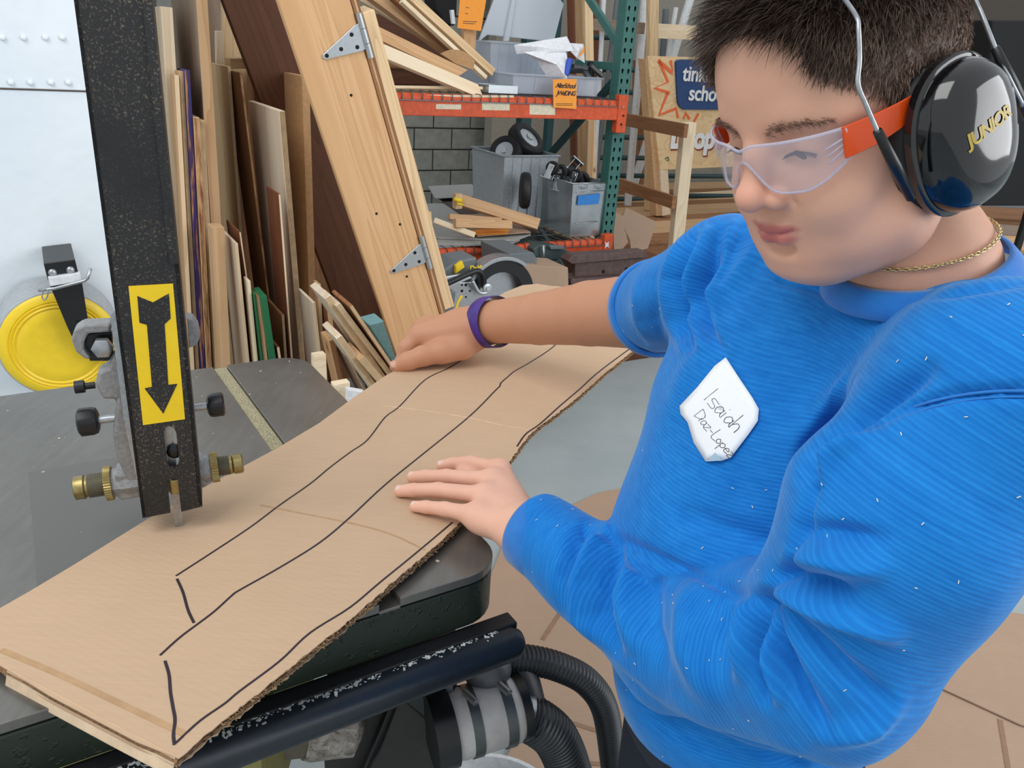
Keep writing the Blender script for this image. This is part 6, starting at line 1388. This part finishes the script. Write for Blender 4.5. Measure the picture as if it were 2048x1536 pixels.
# ================================================================ trousers and shoes
tf = Field((.05, .40, .02), (.52, 1.05, .98), .010)
tf.ell((.285, .725, .87), (.132, .152, .10), k=.03, ax=AX)
for s_ in (-1, 1):
    hp = np.array([.285, .725, .80])+TS*.075*s_; tf.chain([hp, np.array([.275, .725, .48])+TS*.085*s_, np.array([.30, .73, .08])+TS*.09*s_], [.085, .065, .055], k=.03)
Vt, Ft = tf.nets(); tm = NT('navy_cloth'); v = tm.coord(); tm.col(tm.ramp(tm.noise(v, 300, 2), [(.3, lin(20, 24, 36)), (.7, lin(32, 38, 54))])); tm.set(Roughness=.9)
fastmesh('trousers', relax(Vt, Ft, 2), Ft, tm.m, boy)
for s_ in (-1, 1):
    hf2 = Field((.0, .40, 0), (.52, 1.05, .14), .008); a = np.array([.31, .735, .045])+TS*.09*s_; hf2.chain([a, a+TF*.15-[0, 0, .008]], [.042, .036], k=.02)
    V_, F_ = hf2.nets(); V_[:, 2] = np.maximum(V_[:, 2], .002); fastmesh('shoe', V_, F_, M['black_plastic'], boy)
# ================================================================ what he wears on top: glasses, ear muffs, tag, wristband, chain
gl = empty('safety_glasses', H((.09, 0, .01)), 'clear wraparound safety glasses with orange temples worn by the boy', 'glasses')
LM_ = NT('clear_lens'); LM_.col(lin(226, 222, 234)); LM_.set(Roughness=.05, Alpha=.17); LM_.b.inputs['IOR'].default_value = 1.5; LM_.b.inputs['Specular IOR Level'].default_value = .8
ly = [(0, .036, .016, .004), (.006, .037, .008, -.004)]
V = []; n = 44; rows = 9
def lens_pt(a, b):      # a in -1..1 across the face, b in 0..1 from top to bottom
    ang = a*1.05; y = .0650*math.sin(ang)/math.sin(1.05); x = .1075-.036*(1-math.cos(ang))/(1-math.cos(1.05))
    aa = abs(a); top = .0225-.004*math.exp(-(aa/.1)**2)+.001*aa; nose = math.exp(-(aa/.17)**2)
    bot = -.0165+.0260*nose+.020*np.clip((aa-.55)/.45, 0, 1)**1.5; z_ = top+(bot-top)*b
    return np.array([x+.010*b*(1-aa)*0-.006*b+.004*nose*b, y, z_])
for j in range(rows):
    for i in range(n+1): V.append(H(lens_pt(-1+2*i/n, j/(rows-1))))
Fq = [(j*(n+1)+i, j*(n+1)+i+1, (j+1)*(n+1)+i+1, (j+1)*(n+1)+i) for j in range(rows-1) for i in range(n)]
lo_ = MB().add(V, Fq).out('lens', LM_.m, gl, True); so_ = lo_.modifiers.new('Solidify', 'SOLIDIFY'); so_.thickness = .0018
rimm = clearplastic('lens_rim', lin(212, 208, 226), .5, .1)
m_ = MB(); m_.tube([H(lens_pt(-1+2*i/n, 0)) for i in range(n+1)], .0012, 6); m_.out('lens_edge', rimm, gl, True)
m_ = MB(); m_.tube([H(lens_pt(-1+2*i/n, 1)) for i in range(n+1)], .0011, 6); m_.out('lens_edge', rimm, gl, True)
om = NT('orange_temple'); om.col(lin(236, 84, 20)); om.set(Roughness=.3); om.b.inputs['Transmission Weight'].default_value = .15
for s_ in (-1, 1):
    m_ = MB(); V = []
    e0 = lens_pt(1., 0); e1_ = lens_pt(1., 1)
    prof = [(e0[0]+.0020, .0672, e0[2]+.0012, e1_[2]-.001), (.050, .0745, .0250, .0040), (.032, .0790, .0260, .0080), (.015, .0800, .0265, .0140), (-.004, .0790, .0262, .0165), (-.03, .0770, .022, .014)]
    for x, y, zt_, zb_ in prof:
        y = y*.985
        for yy in (y, y-.002): V += [H((x, s_*yy, zt_)), H((x, s_*yy, zb_))]
    Fq = []
    for k in range(len(prof)-1): o_ = 4*k; Fq += [(o_, o_+1, o_+5, o_+4), (o_+2, o_+6, o_+7, o_+3), (o_, o_+4, o_+6, o_+2), (o_+1, o_+3, o_+7, o_+5)]
    Fq += [(0, 2, 3, 1), (20, 21, 23, 22)]; tmpl = m_.add(V, Fq).out('temple', om.m, gl, bevel=.0005, seg=1)
    for k in range(3):
        m_ = MB(); a = lens_pt(s_*.98, .30+.16*k)+[.001, s_*.0012, 0]; b_ = lens_pt(s_*.80, .36+.17*k)+[.0012, s_*.0012, 0]; m_.tube([H(a), H(b_)], .0008, 5); m_.out('hinge_rib', rimm, gl, True)
    m_ = MB(); a = lens_pt(s_*1., 0)+[0, s_*.001, 0]; b_ = lens_pt(s_*1., 1)+[0, s_*.001, 0]; m_.tube([H(a), H(b_)], .0012, 6); m_.out('lens_edge', rimm, gl, True)
# ear muffs
em = empty('ear_muffs', H((0, 0, .05)), 'glossy black ear muffs with a steel wire headband over the dark hair', 'ear muffs')
gb2 = NT('gloss_black'); gb2.col(lin(12, 13, 16)); gb2.set(Roughness=.10); gb2.b.inputs['Coat Weight'].default_value = .5; gb2.b.inputs['Coat Roughness'].default_value = .05
bm2 = NT('gloss_blue'); bm2.col(lin(14, 34, 84)); bm2.set(Roughness=.12)
CUPZ = -.015; CUPX = -.012
def cup(s_):
    ya = .079; ax_ = np.array([0, s_*1., 0]); ct_ = .10
    def prof(u, r0, r1, sq=2.3, tilt=-.10):
        o_ = []
        for k in range(56):
            a = 2*PI*k/56; c, s = math.cos(a), math.sin(a); c_, s__ = np.sign(c)*abs(c)**(2/sq), np.sign(s)*abs(s)**(2/sq)
            x, z_ = c_*r0, s__*r1; x, z_ = x*math.cos(tilt)-z_*math.sin(tilt), x*math.sin(tilt)+z_*math.cos(tilt); o_.append(H((CUPX+x, s_*u, CUPZ+z_)))
        return o_
    def stack(rings, name, mat, par=em):
        V = []; [V.extend(prof(*r)) for r in rings]; m = 56; q = [(j*m+i, j*m+(i+1) % m, (j+1)*m+(i+1) % m, (j+1)*m+i) for j in range(len(rings)-1) for i in range(m)]
        q += [tuple(range(m))[::-1], tuple(range((len(rings)-1)*m, len(rings)*m))]; return MB().add(V, q).out(name, mat, par, True, auto=50)
    r0, r1 = .0440, .0545
    stack([(.062, r0-.004, r1-.004), (.066, r0, r1), (.075, r0+.0005, r1+.0005), (.079, r0-.003, r1-.003)], 'cushion', M['rubber'])
    stack([(.079, r0+.000, r1+.000), (.0805, r0+.0025, r1+.0025), (.086, r0+.0025, r1+.0025), (.0875, r0+.0005, r1+.0005)], 'back_plate', gb2.m)
    sh = stack([(.0875, r0-.001, r1-.001), (.094, r0-.0015, r1-.0015), (.101, r0-.004, r1-.004), (.107, r0-.009, r1-.009), (.111, r0-.0155, r1-.0165), (.1135, r0-.023, r1-.026), (.1145, r0-.032, r1-.040)], 'cup_shell', gb2.m)
    return sh
c1 = cup(1); c2_ = cup(-1)
# brand-like lettering that the cup shows, tilted
lo3 = HL(1937, 296, .112); hi3 = HL(1996, 246, .112); txl = nrm(hi3-lo3); tyl = nrm(np.cross([0, 1, 0], txl)); tyl = tyl if tyl[2] > 0 else -tyl
tobj = text_obj('cup_lettering', 'JUNIOR', (0, 0, 0), (1, 0, 0), (0, 1, 0), .0135, plain('gold_print', lin(186, 160, 62), .4), None, ext=.0, spacing=.88, bold=.0004)
us = [(.0875, .001), (.094, .0015), (.101, .004), (.107, .009), (.111, .016), (.1135, .0245), (.1145, .036)]
for v_ in tobj.data.vertices:
    p_ = lo3+txl*v_.co.x+tyl*v_.co.y; x_, z_ = p_[0]-CUPX, p_[2]-CUPZ; t0 = -.10; xr_ = x_*math.cos(t0)+z_*math.sin(t0); zr_ = -x_*math.sin(t0)+z_*math.cos(t0)
    rho = ((abs(xr_)/.044)**2.3+(abs(zr_)/.0545)**2.3)**(1/2.3); dl_ = .044*(1-rho); yy = float(np.interp(dl_, [u[1] for u in us], [u[0] for u in us]))
    v_.co = Vector(H((p_[0], yy+.0009, p_[2])))
tobj.parent = c1; tobj.matrix_parent_inverse = parent_world(c1).inverted()
wm_ = M['steel']
def HP(px, py, y): return H(HL(px, py, y))
m_ = MB(); m_.tube(smoothpts([HP(1676, -20, .070), HP(1712, 32, .078), HP(1717, 60, .082), HP(1719, 120, .086), HP(1716, 168, .089), HP(1732, 210, .093), HP(1758, 270, .098)], 5), .0016, 8); m_.out('headband_wire', wm_, em, True)
m_ = MB(); m_.tube(smoothpts([HP(1935, -30, .070), HP(1955, 10, .078), HP(1972, 50, .086), HP(1992, 100, .094), HP(2020, 160, .100), HP(2046, 212, .104)], 5), .0016, 8); m_.out('headband_wire', wm_, em, True)
# over the head, out of the frame
ptsA = [H((x, y, z_)) for x, y, z_ in [(.030, .068, .118), (.020, .045, .150), (.012, .0, .166), (.012, -.045, .155), (.012, -.078, .09), (.010, -.094, .03)]]
m_ = MB(); m_.tube(smoothpts([HP(1676, -20, .070)]+ptsA[1:], 6), .0016, 8); m_.out('headband_wire', wm_, em, True)
m_ = MB(); m_.tube(smoothpts([HP(1935, -30, .070)]+[H((x-.055, y, z_)) for x, y, z_ in [(.02, .045, .150), (.012, .0, .166), (.012, -.045, .155), (.012, -.078, .09), (.02, -.094, .03)]], 6), .0016, 8); m_.out('headband_wire', wm_, em, True)
for a_, b_ in ((HP(1755, 262, .098), HP(1822, 395, .092)), (HP(1990, 96, .094), HP(2060, 240, .104))):
    m_ = MB(); m_.tube([a_, (a_+b_)/2, b_], [.0030, .0042, .0036], 10); m_.out('wire_sleeve', M['black_plastic'], em, True)
# name tag sticker following the shirt
sx, sy_, sd = proj(Vs)
tagpts = [(1452, 715), (1478, 755), (1505, 795), (1518, 818), (1516, 842), (1498, 868), (1462, 915), (1445, 921), (1412, 923), (1388, 885), (1376, 845), (1362, 828), (1360, 812), (1395, 775), (1430, 732)]
c0 = surf(1440, 825); Pc = [surf(x, y) for x, y in tagpts]
# fit a smooth sheet: quadratic depth over the sticker
gxy = [(x, y) for x in range(1360, 1521, 20) for y in range(715, 925, 20)]; A_ = []; b_ = []
for x, y in gxy: p = surf(x, y); A_.append([1, x-1440, y-820, (x-1440)**2, (y-820)**2, (x-1440)*(y-820)]); b_.append(float((p-CAM)@cF))
cfq = np.linalg.lstsq(np.array(A_, float), np.array(b_), rcond=None)[0]
def TG(x, y, off=0): x_, y_ = x-1440, y-820; return P(x, y, float(cfq@np.array([1, x_, y_, x_*x_, y_*y_, x_*y_]))-.003-off)
V = []; rings_ = 7; m = len(tagpts)
for r_ in range(rings_):
    f_ = 1-r_/(rings_-1)*.999; V += [TG(1440+(x-1440)*f_, 820+(y-820)*f_) for x, y in tagpts]
Fq = [(r_*m+i, r_*m+(i+1) % m, (r_+1)*m+(i+1) % m, (r_+1)*m+i) for r_ in range(rings_-1) for i in range(m)]
tg = MB().add(V, Fq).out('name_sticker', plain('sticker_white', lin(244, 247, 250), .5, var=.01), None, True); tag(tg, 'white name sticker with handwriting stuck on the blue shirt chest', 'sticker')
so_ = tg.modifiers.new('Solidify', 'SOLIDIFY'); so_.thickness = .0006; so_.offset = 1
m_ = MB(); m_.add([TG(1412, 923, .002), TG(1445, 921, .003), TG(1430, 905, .006), TG(1412, 923, .0028), TG(1445, 921, .0038), TG(1430, 905, .0068)], [(0, 1, 2), (5, 4, 3), (0, 3, 4, 1), (1, 4, 5, 2), (2, 5, 3, 0)]); m_.out('curled_corner', plain('sticker_back', lin(196, 224, 236), .5), tg)
GLY = {'I': [[(0, 1), (0, 0)]], 's': [[(.5, .45), (.1, .5), (.05, .32), (.42, .2), (.4, 0), (0, .02)]], 'a': [[(.42, .36), (.22, .5), (.02, .25), (.15, .0), (.40, .22)], [(.43, .48), (.42, .12), (.52, 0)]],
 'i': [[(.05, .45), (.05, 0)], [(.05, .68), (.06, .72)]], 'h': [[(0, 1.05), (.02, 0)], [(.02, .25), (.2, .5), (.4, .4), (.42, 0)]], 'D': [[(.0, 1), (.0, 0)], [(0, 1), (.6, .75), (.6, .3), (0, 0)]],
 'z': [[(0, .46), (.42, .46), (.0, 0), (.45, 0)]], '-': [[(0, .3), (.35, .3)]], 'L': [[(0, 1), (0, 0), (.55, 0)]], 'o': [[(.2, .48), (0, .24), (.2, 0), (.42, .24), (.2, .48)]], 'p': [[(.0, .45), (.0, -.45)], [(.0, .35), (.25, .48), (.42, .25), (.2, .02), (.0, .12)]],
 'e': [[(.02, .25), (.42, .28), (.25, .48), (.02, .3), (.1, .02), (.45, .08)]], 'r': [[(0, .46), (.0, 0)], [(0, .3), (.3, .48)]]}
def hand(word, x0, y0, dx, dy, size, adv):
    ex = np.array([dx, dy], float)/math.hypot(dx, dy); ey = np.array([ex[1], -ex[0]])+ex*.05; cur = 0
    for ch in word:
        for st_ in GLY[ch]:
            q = [TG(*(np.array([x0, y0])+ex*(cur+a*size)+ey*b*size), .0008) for a, b in st_]
            q = smoothpts(q, 4) if len(q) > 2 else q; nn = nrm(CAM-q[0]); ribbon(q, .0006, nn, .0003).out('handwriting', M['ink'], tg)
        cur += (adv*.45 if ch in 'iI' else adv)*size
hand('Isaiah', 1408, 800, 60, 66, 36, .52); hand('Diaz-Lopez', 1388, 832, 62, 74, 23, .52)
# wristband
wd_ = nrm(P(1080, 637, 1.43)-W2); c0 = W2-wd_*.002
wb = band('wristband', c0, wd_, .0488, .0488, .038, .001, plain('purple_band', lin(74, 42, 140), .45, var=.2, bscale=30), None, n=48); tag(wb, 'purple paper wristband around the outstretched far wrist', 'wristband')
# neck chain
ch = MB(); cpts = smoothpts([HP(1858, 545, .052), HP(1900, 533, .060), HP(1945, 516, .062), HP(1975, 500, .056), HP(1996, 484, .044)], 14)
ringc = NBW+nd*.030; uN = nrm(np.cross(nd, ZR)); wN = np.cross(nd, uN)
for k in range(110):
    a = 2*PI*k/110; c = ringc+(uN*math.cos(a)+wN*math.sin(a))*.0585; tdir = -uN*math.sin(a)+wN*math.cos(a); rad = nrm(c-ringc); s_ = nd if k % 2 else rad
    q = [c+tdir*math.cos(b)*.0024+s_*math.sin(b)*.0014 for b in np.linspace(0, 2*PI, 9)[:-1]]; ch.tube(q, .0006, 5, closed=True)
chn = ch.out('neck_chain', plain('gold_chain', lin(226, 204, 150), .25, .9), None, True); tag(chn, 'thin gold chain around the neck above the blue collar', 'necklace')
